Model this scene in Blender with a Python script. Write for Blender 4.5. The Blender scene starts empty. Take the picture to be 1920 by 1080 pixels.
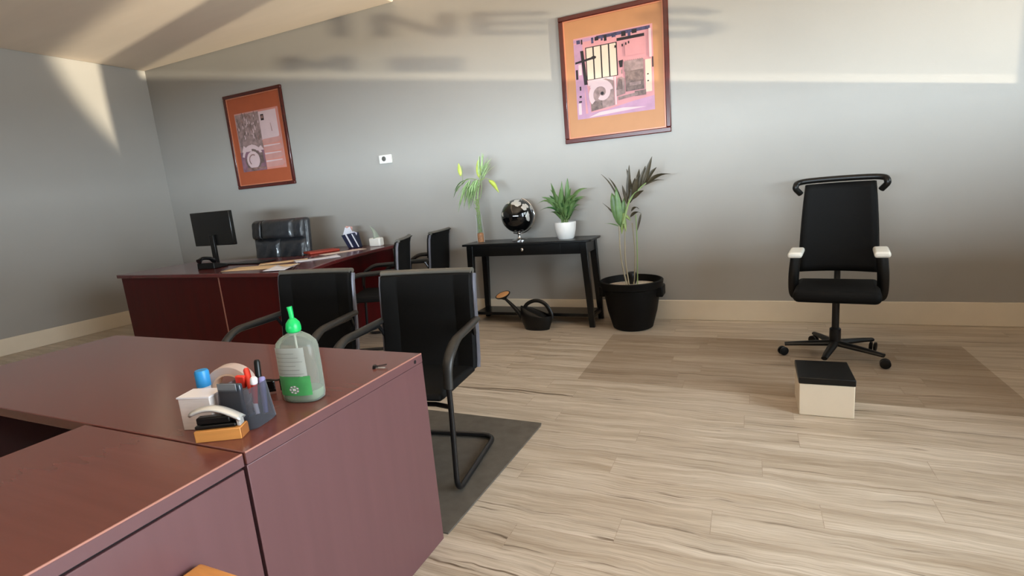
import bpy, bmesh, math, random
from mathutils import Vector, Matrix

random.seed(7)
SC = bpy.context.scene
COL = SC.collection
PI = math.pi

# ------------------------------------------------------------------ camera
F_PX, YAW, PITCH, ROLL, CAM_H = 981.728, -0.4344007, -0.1850283, 0.0870066, 1.30
cy, sy, cp, sp = math.cos(YAW), math.sin(YAW), math.cos(PITCH), math.sin(PITCH)
_f = Vector((sy * cp, cy * cp, sp))
_r = Vector((cy, -sy, 0))
_d = _f.cross(_r)
_c, _s = math.cos(ROLL), math.sin(ROLL)
right, down = _c * _r + _s * _d, -_s * _r + _c * _d
cam = bpy.data.objects.new('camera', bpy.data.cameras.new('camera'))
COL.objects.link(cam)
m3 = Matrix((right, -down, -_f)).transposed()
cam.matrix_world = Matrix.Translation((0, 0, CAM_H)) @ m3.to_4x4()
cam.data.sensor_width = 36
cam.data.lens = F_PX / 1920 * 36
cam.data.clip_start = 0.02
SC.camera = cam

# ------------------------------------------------------------------ colour management, world, lamps
SC.view_settings.view_transform = 'Standard'
SC.view_settings.look = 'None'
SC.view_settings.gamma = 1
SC.view_settings.use_curve_mapping = False
SC.view_settings.exposure = 0.14

world = bpy.data.worlds.new('world'); SC.world = world
world.use_nodes = True
world.node_tree.nodes['Background'].inputs[0].default_value = (0.75, 0.85, 1.0, 1)
world.node_tree.nodes['Background'].inputs[1].default_value = 0.6


def area(name, loc, direction, sx, sz, power, col):
    l = bpy.data.lights.new(name, 'AREA'); l.shape = 'RECTANGLE'
    l.size, l.size_y, l.energy, l.color = sx, sz, power, col
    o = bpy.data.objects.new(name, l); COL.objects.link(o)
    o.location = loc
    o.rotation_euler = Vector(direction).to_track_quat('-Z', 'Z').to_euler()
    return o


# daylight outside the storefront windows on the right, and the bright paving in front of them
area('sky_daylight', (6.5, 1.2, 3.6), (-1, 0.0, -0.15), 13, 6, 3500, (0.80, 0.91, 1.0))
area('paving_bounce', (6.4, 1.5, -0.4), (0, 0, 1), 6, 11, 5200, (1.0, 0.86, 0.70))
# added fill for the back wall, let in by an added window behind the camera
area('added_wall_fill', (0.0, -7.2, 1.38), (0, 1, 0), 8.0, 0.84, 2650, (0.74, 0.88, 1.0))
# sunlight thrown up off the parked cars outside: it enters almost level and rakes along the back wall
sun = bpy.data.lights.new('reflected_sun', 'SPOT'); sun.energy = 86000
sun.shadow_soft_size = 0.13; sun.spot_size = math.radians(7.5); sun.spot_blend = 0.1
sun.color = (1.0, 0.87, 0.66)
so = bpy.data.objects.new('reflected_sun', sun); COL.objects.link(so)
so.location = Vector((2.6, 3.62, 1.56)) - Vector((-1, 0.25, 0.163)) * 25
so.rotation_euler = (Vector((2.6, 3.62, 2.1)) - so.location).to_track_quat('-Z', 'Y').to_euler()

# ------------------------------------------------------------------ materials


def lin(c):
    return tuple(((v / 255) / 12.92 if v / 255 <= 0.04045 else ((v / 255 + 0.055) / 1.055) ** 2.4) for v in c) + (1,)


def mat(name, rgb, rough=0.5, metal=0.0, spec=0.5, coat=0.0, trans=0.0, ior=1.45, var=0.0, vscale=8, bump=0.0,
        bscale=60, alpha=1.0, sheen=0.0, stretch=None):
    m = bpy.data.materials.new(name); m.use_nodes = True
    nt = m.node_tree; p = nt.nodes['Principled BSDF']
    p.inputs['Base Color'].default_value = lin(rgb)
    p.inputs['Roughness'].default_value = rough
    p.inputs['Metallic'].default_value = metal
    p.inputs['Specular IOR Level'].default_value = spec
    p.inputs['Coat Weight'].default_value = coat
    p.inputs['Transmission Weight'].default_value = trans
    p.inputs['IOR'].default_value = ior
    p.inputs['Alpha'].default_value = alpha
    if sheen: p.inputs['Sheen Weight'].default_value = sheen
    tc = None
    if var or bump:
        tc = nt.nodes.new('ShaderNodeTexCoord')
        mp = nt.nodes.new('ShaderNodeMapping')
        nt.links.new(tc.outputs['Object'], mp.inputs['Vector'])
        if stretch: mp.inputs['Scale'].default_value = stretch
    if var:
        n = nt.nodes.new('ShaderNodeTexNoise'); n.inputs['Scale'].default_value = vscale
        n.inputs['Detail'].default_value = 4
        nt.links.new(mp.outputs[0], n.inputs['Vector'])
        r = nt.nodes.new('ShaderNodeValToRGB')
        c = lin(rgb)
        r.color_ramp.elements[0].position = 0.3; r.color_ramp.elements[1].position = 0.7
        r.color_ramp.elements[0].color = tuple(v * (1 - var) for v in c[:3]) + (1,)
        r.color_ramp.elements[1].color = tuple(min(1, v * (1 + var)) for v in c[:3]) + (1,)
        nt.links.new(n.outputs['Fac'], r.inputs[0]); nt.links.new(r.outputs[0], p.inputs['Base Color'])
    if bump:
        n2 = nt.nodes.new('ShaderNodeTexNoise'); n2.inputs['Scale'].default_value = bscale
        n2.inputs['Detail'].default_value = 3
        nt.links.new(mp.outputs[0], n2.inputs['Vector'])
        b = nt.nodes.new('ShaderNodeBump'); b.inputs['Strength'].default_value = bump
        b.inputs['Distance'].default_value = 0.01
        nt.links.new(n2.outputs['Fac'], b.inputs['Height']); nt.links.new(b.outputs[0], p.inputs['Normal'])
    return m


def thin_clear(name, rgb, opacity, rough=0.05, fresnel=True, skin=None, ior=1.3):
    """clear sheet or shell: mostly transparent, tinted, with a glossy skin"""
    m = bpy.data.materials.new(name); m.use_nodes = True
    nt = m.node_tree; nt.nodes.clear()
    out = nt.nodes.new('ShaderNodeOutputMaterial')
    tr = nt.nodes.new('ShaderNodeBsdfTransparent'); tr.inputs[0].default_value = lin(rgb)
    pr = nt.nodes.new('ShaderNodeBsdfPrincipled')
    pr.inputs['Base Color'].default_value = lin(skin or rgb); pr.inputs['Roughness'].default_value = rough
    lw = nt.nodes.new('ShaderNodeFresnel'); lw.inputs[0].default_value = ior
    mx = nt.nodes.new('ShaderNodeMath'); mx.operation = 'ADD'; mx.use_clamp = True
    mx.inputs[1].default_value = opacity
    mx.inputs[0].default_value = 0
    if fresnel: nt.links.new(lw.outputs[0], mx.inputs[0])
    ms = nt.nodes.new('ShaderNodeMixShader')
    nt.links.new(mx.outputs[0], ms.inputs[0]); nt.links.new(tr.outputs[0], ms.inputs[1])
    nt.links.new(pr.outputs[0], ms.inputs[2]); nt.links.new(ms.outputs[0], out.inputs[0])
    return m


def floor_material():
    m = bpy.data.materials.new('oak_plank_vinyl'); m.use_nodes = True
    nt = m.node_tree; L = nt.links.new; N = nt.nodes.new
    p = nt.nodes['Principled BSDF']
    tc = N('ShaderNodeTexCoord')
    sep = N('ShaderNodeSeparateXYZ'); L(tc.outputs['Object'], sep.inputs[0])
    row = N('ShaderNodeMath'); row.operation = 'DIVIDE'; row.inputs[1].default_value = 0.152; L(sep.outputs['Y'], row.inputs[0])
    flo = N('ShaderNodeMath'); flo.operation = 'FLOOR'; L(row.outputs[0], flo.inputs[0])
    wn = N('ShaderNodeTexWhiteNoise'); wn.noise_dimensions = '1D'; L(flo.outputs[0], wn.inputs['W'])
    sh = N('ShaderNodeMath'); sh.operation = 'MULTIPLY_ADD'; sh.inputs[1].default_value = 1.22
    L(wn.outputs['Value'], sh.inputs[0]); L(sep.outputs['X'], sh.inputs[2])
    cmb = N('ShaderNodeCombineXYZ'); L(sh.outputs[0], cmb.inputs[0]); L(sep.outputs['Y'], cmb.inputs[1])
    wz = N('ShaderNodeTexNoise'); wz.inputs['Scale'].default_value = 2.6; wz.inputs['Detail'].default_value = 3
    L(tc.outputs['Object'], wz.inputs['Vector'])
    wa = N('ShaderNodeMath'); wa.operation = 'MULTIPLY_ADD'; wa.inputs[1].default_value = 0.09
    L(wz.outputs['Fac'], wa.inputs[0]); L(sep.outputs['Y'], wa.inputs[2])
    grn = N('ShaderNodeCombineXYZ'); L(sh.outputs[0], grn.inputs[0]); L(wa.outputs[0], grn.inputs[1])
    br = N('ShaderNodeTexBrick')
    br.offset = 0.0; br.inputs['Scale'].default_value = 1.0
    br.inputs['Brick Width'].default_value = 1.22; br.inputs['Row Height'].default_value = 0.152
    br.inputs['Mortar Size'].default_value = 0.0012; br.inputs['Mortar Smooth'].default_value = 0.3
    br.inputs['Color1'].default_value = (0, 0, 0, 1); br.inputs['Color2'].default_value = (1, 1, 1, 1)
    br.inputs['Mortar'].default_value = (0.5, 0.5, 0.5, 1)
    L(cmb.outputs[0], br.inputs['Vector'])
    # every plank takes its own slice of the grain
    sc = N('ShaderNodeVectorMath'); sc.operation = 'SCALE'; sc.inputs['Scale'].default_value = 17.0
    L(br.outputs['Color'], sc.inputs[0])
    ad = N('ShaderNodeVectorMath'); ad.operation = 'ADD'
    L(grn.outputs[0], ad.inputs[0]); L(sc.outputs[0], ad.inputs[1])

    def noise(scale_vec, scale, detail, dist=0.0, rough=0.55):
        mp = N('ShaderNodeMapping'); mp.inputs['Scale'].default_value = scale_vec
        L(ad.outputs[0], mp.inputs['Vector'])
        n = N('ShaderNodeTexNoise'); n.inputs['Scale'].default_value = scale
        n.inputs['Detail'].default_value = detail; n.inputs['Distortion'].default_value = dist
        n.inputs['Roughness'].default_value = rough
        L(mp.outputs[0], n.inputs['Vector']); return n
    broad = noise((0.45, 7, 1), 2.2, 6, 0.7)
    fine = noise((1.5, 60, 1), 2.4, 5, 0.2, 0.7)
    dark = noise((0.55, 17, 1), 2.0, 8, 1.2, 0.6)
    r1 = N('ShaderNodeValToRGB')
    e = r1.color_ramp.elements
    e[0].position = 0.25; e[0].color = lin((160, 142, 120))
    e[1].position = 0.75; e[1].color = lin((208, 195, 178))
    L(broad.outputs['Fac'], r1.inputs[0])
    r2 = N('ShaderNodeValToRGB'); e = r2.color_ramp.elements
    e[0].position = 0.30; e[0].color = (0.62, 0.60, 0.57, 1); e[1].position = 0.60; e[1].color = (1.04, 1.04, 1.04, 1)
    L(fine.outputs['Fac'], r2.inputs[0])
    r3 = N('ShaderNodeValToRGB'); e = r3.color_ramp.elements
    e[0].position = 0.30; e[0].color = (0.26, 0.21, 0.17, 1); e[1].position = 0.40; e[1].color = (1, 1, 1, 1)
    L(dark.outputs['Fac'], r3.inputs[0])

    def mul(a, b, f=1.0):
        x = N('ShaderNodeMixRGB'); x.blend_type = 'MULTIPLY'; x.inputs[0].default_value = f
        L(a, x.inputs[1]); L(b, x.inputs[2]); return x.outputs[0]
    c = mul(mul(r1.outputs[0], r2.outputs[0], 0.85), r3.outputs[0], 0.95)
    r4 = N('ShaderNodeValToRGB'); e = r4.color_ramp.elements
    e[0].color = (0.95, 0.945, 0.94, 1); e[1].color = (1.04, 1.04, 1.04, 1)
    L(br.outputs['Color'], r4.inputs[0])
    c = mul(c, r4.outputs[0])
    r5 = N('ShaderNodeValToRGB'); e = r5.color_ramp.elements
    e[0].color = (1, 1, 1, 1); e[1].color = (0.75, 0.7, 0.66, 1)
    L(br.outputs['Fac'], r5.inputs[0])
    c = mul(c, r5.outputs[0])
    L(c, p.inputs['Base Color'])
    p.inputs['Roughness'].default_value = 0.36
    p.inputs['Specular IOR Level'].default_value = 0.35
    b = N('ShaderNodeBump'); b.inputs['Strength'].default_value = 0.12; b.inputs['Distance'].default_value = 0.004
    L(fine.outputs['Fac'], b.inputs['Height']); L(b.outputs[0], p.inputs['Normal'])
    return m


M = {}
M['floor'] = floor_material()
M['wall'] = mat('grey_wall_paint', (160, 156, 150), 0.75, spec=0.25, var=0.02, vscale=1.5, bump=0.05, bscale=220)
M['ceiling'] = mat('beige_ceiling_plaster', (238, 222, 204), 0.8, spec=0.2, var=0.03, vscale=2, bump=0.35, bscale=2.5, stretch=(0.35, 2.2, 1))
M['trim'] = mat('cream_painted_trim', (226, 212, 190), 0.5, var=0.02)
M['window'] = mat('dark_aluminium', (60, 58, 56), 0.4, metal=0.8)
M['pane'] = thin_clear('window_pane_glass', (250, 252, 252), 0.0)
M['film'] = thin_clear('frosted_window_film', (236, 234, 228), 0.22, 0.4)
M['vinyl'] = mat('dark_vinyl_lettering', (60, 50, 45), 0.6)
M['mahogany'] = mat('mahogany_laminate', (108, 62, 55), 0.22, spec=0.5, coat=0.15, var=0.07, vscale=5, stretch=(0.5, 8, 1))
M['mahogany_panel'] = mat('mahogany_laminate_vertical_grain', (98, 64, 66), 0.42, spec=0.6, coat=0.2, var=0.05, vscale=5, stretch=(6, 6, 0.4))
M['edge'] = mat('mahogany_pale_edge', (170, 118, 104), 0.35, var=0.05)  # pale colour for the painted edge highlight and the corner desk's seam
M['cherry'] = mat('dark_cherry_wood', (74, 5, 8), 0.4, spec=0.25, var=0.12, vscale=4, stretch=(5, 5, 0.5))
M['cherry_top'] = mat('dark_cherry_wood_top', (92, 30, 30), 0.25, coat=0.3, var=0.1, vscale=4)
M['groove'] = mat('dark_gap', (20, 8, 8), 0.8)
M['black_wood'] = mat('black_painted_wood', (10, 10, 10), 0.28, spec=0.4, var=0.1)
M['black_plastic'] = mat('black_plastic', (13, 12, 11), 0.36, spec=0.4, var=0.08)
M['matte_black'] = mat('matte_black_planter', (12, 10, 9), 0.55, spec=0.2, var=0.1)
M['black_fabric'] = mat('black_fabric', (15, 15, 15), 0.7, spec=0.18, var=0.12, vscale=90, bump=0.1, bscale=400)
M['black_steel'] = mat('black_powdercoated_steel', (32, 31, 32), 0.28, metal=0.35, spec=0.6)
M['lit_steel'] = mat('pale_lit_steel_tube', (128, 128, 138), 0.3, metal=0.6)  # lightened to carry the window light along the backrest sides
M['arm_grey'] = mat('worn_grey_black_armrest', (44, 42, 39), 0.42, var=0.15, vscale=30)
M['top_lit_strip'] = mat('grey_top_lit_edge', (92, 88, 80), 0.45, var=0.08)  # grey stands for light from above on the black chair backs' top roll
M['leather'] = mat('black_leather', (46, 48, 52), 0.32, spec=0.6, coat=0.15, var=0.15, vscale=30, bump=0.35, bscale=26)
M['rug'] = mat('charcoal_rubber_mat', (90, 84, 76), 0.75, spec=0.3, var=0.14, vscale=14, bump=0.2, bscale=300)
M['clear_mat'] = thin_clear('clear_vinyl_mat', (250, 248, 246), 0.06, 0.3, False, (150, 142, 134))
M['chrome'] = mat('polished_chrome', (225, 225, 228), 0.08, metal=1.0)
M['globe_black'] = mat('glossy_black_globe', (6, 6, 7), 0.05, coat=0.5)
M['globe_land'] = mat('silver_foil_land', (205, 202, 196), 0.38, metal=0.5)
M['white_ceramic'] = mat('white_ceramic', (232, 230, 226), 0.3, coat=0.2)
M['white_plastic'] = mat('white_plastic', (232, 230, 222), 0.35)
M['dial'] = mat('grey_dial', (90, 88, 84), 0.4)
M['frame_wood'] = mat('dark_red_frame_wood', (72, 18, 12), 0.25, coat=0.4, var=0.15, vscale=6)
M['frame_lip'] = mat('copper_inner_lip', (190, 120, 90), 0.3)
M['mat_tan'] = mat('tan_mat_board', (172, 120, 80), 0.6, var=0.03)
M['mat_rust'] = mat('rust_mat_board', (160, 78, 46), 0.6, var=0.04)
M['soil'] = mat('dark_soil', (52, 40, 30), 0.9, var=0.3, vscale=60, bump=0.5, bscale=90)
M['pebble'] = mat('pale_gravel', (205, 192, 176), 0.85, var=0.2, vscale=70, bump=0.6, bscale=80)
M['leaf_green'] = mat('mid_green_leaf', (88, 116, 66), 0.42, var=0.25, vscale=18)
M['leaf_light'] = mat('pale_green_leaf', (166, 192, 134), 0.45, var=0.2, vscale=18)
M['leaf_yellow'] = mat('yellow_green_leaf', (176, 190, 82), 0.45, var=0.2, vscale=18)
M['leaf_dark'] = mat('bronze_green_leaf', (60, 52, 36), 0.45, var=0.3, vscale=14)
M['stem_green'] = mat('green_stem', (126, 146, 92), 0.5, var=0.15)
M['stem_cane'] = mat('grey_brown_cane', (150, 140, 116), 0.6, var=0.15)
M['glass'] = thin_clear('clear_glass', (242, 247, 244), 0.03, 0.05, True, None, 1.12)
M['vase_water'] = mat('brown_pebbles_in_water', (172, 108, 62), 0.3, var=0.4, vscale=60)
M['tan_disc'] = mat('tan_sprinkler_face', (214, 160, 108), 0.6, var=0.06)
M['clear_bottle'] = thin_clear('clear_bottle_plastic', (226, 230, 220), 0.26, 0.12, True, (196, 202, 190))
M['gel'] = mat('green_tinted_gel', (200, 224, 192), 0.15, trans=0.5, ior=1.2)
M['pump_green'] = mat('bright_green_plastic', (16, 182, 90), 0.35)
M['label_clear'] = mat('pale_label_back', (172, 176, 168), 0.5)
M['label_green'] = mat('green_label', (70, 150, 84), 0.45, var=0.12, vscale=30)
M['label_ink'] = mat('grey_label_ink', (136, 138, 130), 0.6)
M['smoke'] = thin_clear('smoky_acrylic', (168, 168, 176), 0.10, 0.08)
M['smoke_dark'] = mat('dark_slate_plastic', (52, 60, 68), 0.2, coat=0.3)
M['light_wood'] = mat('honey_wood', (204, 138, 72), 0.45, var=0.14, vscale=6, stretch=(1, 9, 9))
M['light_wood_end'] = mat('honey_wood_end', (150, 92, 46), 0.5, var=0.15, vscale=20)
M['red_plastic'] = mat('red_plastic', (226, 60, 44), 0.35)
M['white_cap'] = mat('white_cap', (238, 232, 232), 0.35)
M['violet'] = mat('violet_grey_plastic', (132, 126, 168), 0.35)
M['blue_plastic'] = mat('sky_blue_plastic', (48, 146, 210), 0.35)
M['tape'] = thin_clear('clear_tape', (226, 204, 192), 0.55, 0.2)
M['silver'] = mat('satin_silver', (206, 204, 198), 0.3, metal=0.5)
M['paper'] = mat('white_paper', (232, 232, 240), 0.7)
M['manila'] = mat('manila_paper', (232, 200, 156), 0.7, var=0.03)
M['red_folder'] = mat('red_folder', (168, 58, 38), 0.45)
M['navy'] = mat('navy_card', (28, 34, 62), 0.4, var=0.2, vscale=30)
M['screen'] = mat('black_screen', (12, 11, 10), 0.25)
M['acrylic'] = thin_clear('frosted_acrylic', (214, 222, 210), 0.35, 0.2)

# ------------------------------------------------------------------ mesh helpers


class MB:
    def __init__(self):
        self.b = bmesh.new(); self.mi = 0

    def _f(self, vs):
        try:
            f = self.b.faces.new(vs); f.material_index = self.mi; return f
        except ValueError:
            return None

    def poly(self, pts):
        return self._f([self.b.verts.new(p) for p in pts])

    def box(self, x0, x1, y0, y1, z0, z1, mtx=None):
        P = [(x0, y0, z0), (x1, y0, z0), (x1, y1, z0), (x0, y1, z0), (x0, y0, z1), (x1, y0, z1), (x1, y1, z1), (x0, y1, z1)]
        v = [self.b.verts.new((mtx @ Vector(p)) if mtx else p) for p in P]
        for q in ((0, 3, 2, 1), (4, 5, 6, 7), (0, 1, 5, 4), (1, 2, 6, 5), (2, 3, 7, 6), (3, 0, 4, 7)):
            self._f([v[i] for i in q])
        return self

    def frustum(self, a, b):
        """a, b: lists of 4 corner points bottom / top"""
        v = [self.b.verts.new(p) for p in list(a) + list(b)]
        for q in ((0, 3, 2, 1), (4, 5, 6, 7), (0, 1, 5, 4), (1, 2, 6, 5), (2, 3, 7, 6), (3, 0, 4, 7)):
            self._f([v[i] for i in q])
        return self

    def prism(self, pts, z0, z1):
        lo = [self.b.verts.new((x, y, z0)) for x, y in pts]
        hi = [self.b.verts.new((x, y, z1)) for x, y in pts]
        self._f(lo[::-1]); self._f(hi)
        n = len(pts)
        for i in range(n):
            self._f([lo[i], lo[(i + 1) % n], hi[(i + 1) % n], hi[i]])
        return self

    def tube(self, pts, r, seg=10, cap=True, flat=1.0):
        pts = [Vector(p) for p in pts]; n = len(pts)
        rs = r if isinstance(r, (list, tuple)) else [r] * n
        rings = []; up = None
        for i, p in enumerate(pts):
            t = (pts[min(i + 1, n - 1)] - pts[max(i - 1, 0)]).normalized()
            if up is None:
                up = Vector((0, 0, 1)) if abs(t.z) < 0.9 else Vector((1, 0, 0))
            a = t.cross(up)
            if a.length < 1e-4: a = t.orthogonal()
            a.normalize(); b = a.cross(t).normalized(); up = b
            rings.append([self.b.verts.new(p + (a * math.cos(2 * PI * k / seg) + b * flat * math.sin(2 * PI * k / seg)) * rs[i]) for k in range(seg)])
        for i in range(n - 1):
            for k in range(seg):
                self._f([rings[i][k], rings[i][(k + 1) % seg], rings[i + 1][(k + 1) % seg], rings[i + 1][k]])
        if cap:
            self._f(rings[0][::-1]); self._f(rings[-1])
        return self

    def lathe(self, prof, c=(0, 0, 0), seg=32, sx=1.0, sy=1.0, cap=True, mtx=None):
        rings = []
        for r, z in prof:
            ring = []
            for k in range(seg):
                a = 2 * PI * k / seg
                p = Vector((c[0] + r * sx * math.cos(a), c[1] + r * sy * math.sin(a), c[2] + z))
                ring.append(self.b.verts.new(mtx @ p if mtx else p))
            rings.append(ring)
        for i in range(len(rings) - 1):
            for k in range(seg):
                self._f([rings[i][k], rings[i][(k + 1) % seg], rings[i + 1][(k + 1) % seg], rings[i + 1][k]])
        if cap:
            self._f(rings[0][::-1]); self._f(rings[-1])
        return self

    def grid(self, fn, nu, nv, thick=0.0):
        """fn(u,v)->point; with thickness the sheet gets a back and rim along -normal given by fn2"""
        vs = [[self.b.verts.new(fn(i / nu, j / nv)) for j in range(nv + 1)] for i in range(nu + 1)]
        for i in range(nu):
            for j in range(nv):
                self._f([vs[i][j], vs[i + 1][j], vs[i + 1][j + 1], vs[i][j + 1]])
        return self

    def leaf(self, base, tip, width, sag=0.0, side=None, n=7, fold=0.25):
        """a blade from base to tip, bowed by sag, widest near the middle, folded along its midrib"""
        base, tip = Vector(base), Vector(tip); t = tip - base
        s = Vector(side) if side else t.cross(Vector((0, 0, 1)))
        if s.length < 1e-4: s = Vector((1, 0, 0))
        s.normalize(); nrm = s.cross(t).normalized()
        L, C, R = [], [], []
        for i in range(n + 1):
            u = i / n
            p = base + t * u + Vector((0, 0, sag)) * math.sin(PI * u)
            w = width * (math.sin(PI * min(1, u ** 0.8)) ** 0.8) if 0 < u < 1 else 0.0008
            C.append(self.b.verts.new(p))
            L.append(self.b.verts.new(p + s * w + nrm * w * fold)); R.append(self.b.verts.new(p - s * w + nrm * w * fold))
        for i in range(n):
            self._f([C[i], C[i + 1], L[i + 1], L[i]]); self._f([R[i], R[i + 1], C[i + 1], C[i]])
        return self

    def build(self, name, mats, parent=None, bevel=0.0, seg=2, sharp=40, solid=0.0, subd=0):
        bmesh.ops.recalc_face_normals(self.b, faces=self.b.faces[:])
        me = bpy.data.meshes.new(name); self.b.to_mesh(me); self.b.free()
        for m in (mats if isinstance(mats, (list, tuple)) else [mats]): me.materials.append(m)
        me.polygons.foreach_set('use_smooth', [True] * len(me.polygons))
        me.set_sharp_from_angle(angle=math.radians(sharp))
        o = bpy.data.objects.new(name, me); COL.objects.link(o)
        if parent is not None: o.parent = parent
        if solid:
            md = o.modifiers.new('solid', 'SOLIDIFY'); md.thickness = solid; md.offset = 0
        if bevel:
            md = o.modifiers.new('bevel', 'BEVEL'); md.width = bevel; md.segments = seg
            md.limit_method = 'ANGLE'; md.angle_limit = math.radians(35); md.harden_normals = False
        if subd:
            md = o.modifiers.new('subd', 'SUBSURF'); md.levels = subd; md.render_levels = subd
        return o


def thing(name, label, cat, loc=(0, 0, 0), rotz=0.0, group=None):
    o = bpy.data.objects.new(name, None); COL.objects.link(o)
    o.empty_display_size = 0.1
    o.location = loc; o.rotation_euler = (0, 0, rotz)
    return tag(o, label, cat, group)


def tag(o, label, cat, group=None, kind=None):
    o['label'] = label; o['category'] = cat
    if group: o['group'] = group
    if kind: o['kind'] = kind
    return o


def struct(o):
    o['kind'] = 'structure'; return o


def copy_thing(src, loc, rotz, label, group=None):
    r = src.copy(); COL.objects.link(r); r.location = loc; r.rotation_euler = (0, 0, rotz); r['label'] = label
    if group: r['group'] = group
    for ch in list(src.children):
        c = ch.copy(); COL.objects.link(c); c.parent = r
        for g in list(ch.children):
            d = g.copy(); COL.objects.link(d); d.parent = c
    return r


def arc(c, r, a0, a1, n, plane='xz'):
    out = []
    for i in range(n + 1):
        a = a0 + (a1 - a0) * i / n
        u, v = r * math.cos(a), r * math.sin(a)
        out.append((c[0] + u, c[1], c[2] + v) if plane == 'xz' else ((c[0], c[1] + u, c[2] + v) if plane == 'yz' else (c[0] + u, c[1] + v, c[2])))
    return out


def smooth_path(pts, n=8):
    """Catmull-Rom through the points"""
    P = [Vector(p) for p in pts]; P = [P[0] * 2 - P[1]] + P + [P[-1] * 2 - P[-2]]
    out = []
    for i in range(1, len(P) - 2):
        for k in range(n):
            t = k / n
            out.append(0.5 * ((2 * P[i]) + (P[i + 1] - P[i - 1]) * t + (2 * P[i - 1] - 5 * P[i] + 4 * P[i + 1] - P[i + 2]) * t * t
                              + (3 * P[i] - P[i - 1] - 3 * P[i + 1] + P[i + 2]) * t ** 3))
    out.append(P[-2]); return out


def fillet(pts, r, n=5):
    """round the inner corners of a polyline"""
    P = [Vector(p) for p in pts]; out = [P[0]]
    for i in range(1, len(P) - 1):
        a, b, c = P[i - 1], P[i], P[i + 1]
        d0, d1 = (a - b), (c - b)
        rr = min(r, d0.length * 0.45, d1.length * 0.45)
        s, e = b + d0.normalized() * rr, b + d1.normalized() * rr
        for k in range(n + 1):
            t = k / n
            out.append((1 - t) ** 2 * s + 2 * t * (1 - t) * b + t * t * e)
    out.append(P[-1]); return out


# ------------------------------------------------------------------ the room
W = 4.866           # back wall
XL, XR, YF = -7.4, 2.6, -2.5
ZLOW, ZHIGH, XSOF = 3.275, 3.95, -3.30

struct(MB().box(XL - 0.1, XR + 0.12, YF - 0.1, W + 0.1, -0.1, 0).build('floor', M['floor']))
struct(MB().box(XL - 0.1, XR + 0.12, W, W + 0.1, 0, ZHIGH).build('wall_back', M['wall']))
struct(MB().box(XL - 0.1, XL, YF, W, 0, ZHIGH).build('wall_left', M['wall']))
WF = (-3.4, 2.3, 1.25, 1.78)  # added unseen window, sill and head set to grade the wall fill
w = MB(); w.box(XL - 0.1, WF[0], YF - 0.1, YF, 0, ZHIGH); w.box(WF[1], XR + 0.12, YF - 0.1, YF, 0, ZHIGH)
w.box(WF[0], WF[1], YF - 0.1, YF, 0, WF[2]); w.box(WF[0], WF[1], YF - 0.1, YF, WF[3], ZHIGH)
struct(w.build('wall_front', M['wall']))
f = MB(); tf = 0.035
for (a, b, c, d) in ((WF[0], WF[1], WF[2], WF[2] + tf), (WF[0], WF[1], WF[3] - tf, WF[3]), (WF[0], WF[0] + tf, WF[2] + tf, WF[3] - tf), (WF[1] - tf, WF[1], WF[2] + tf, WF[3] - tf), (0.48, 0.52, WF[2] + tf, WF[3] - tf), (-1.52, -1.48, WF[2] + tf, WF[3] - tf)):
    f.box(a, b, YF - 0.07, YF - 0.02, c, d)
fo = struct(f.build('window_3', M['window']))
g = MB(); g.poly([(WF[0], YF - 0.045, WF[2]), (WF[1], YF - 0.045, WF[2]), (WF[1], YF - 0.045, WF[3]), (WF[0], YF - 0.045, WF[3])]); g.build('pane', M['pane'], fo)
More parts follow.
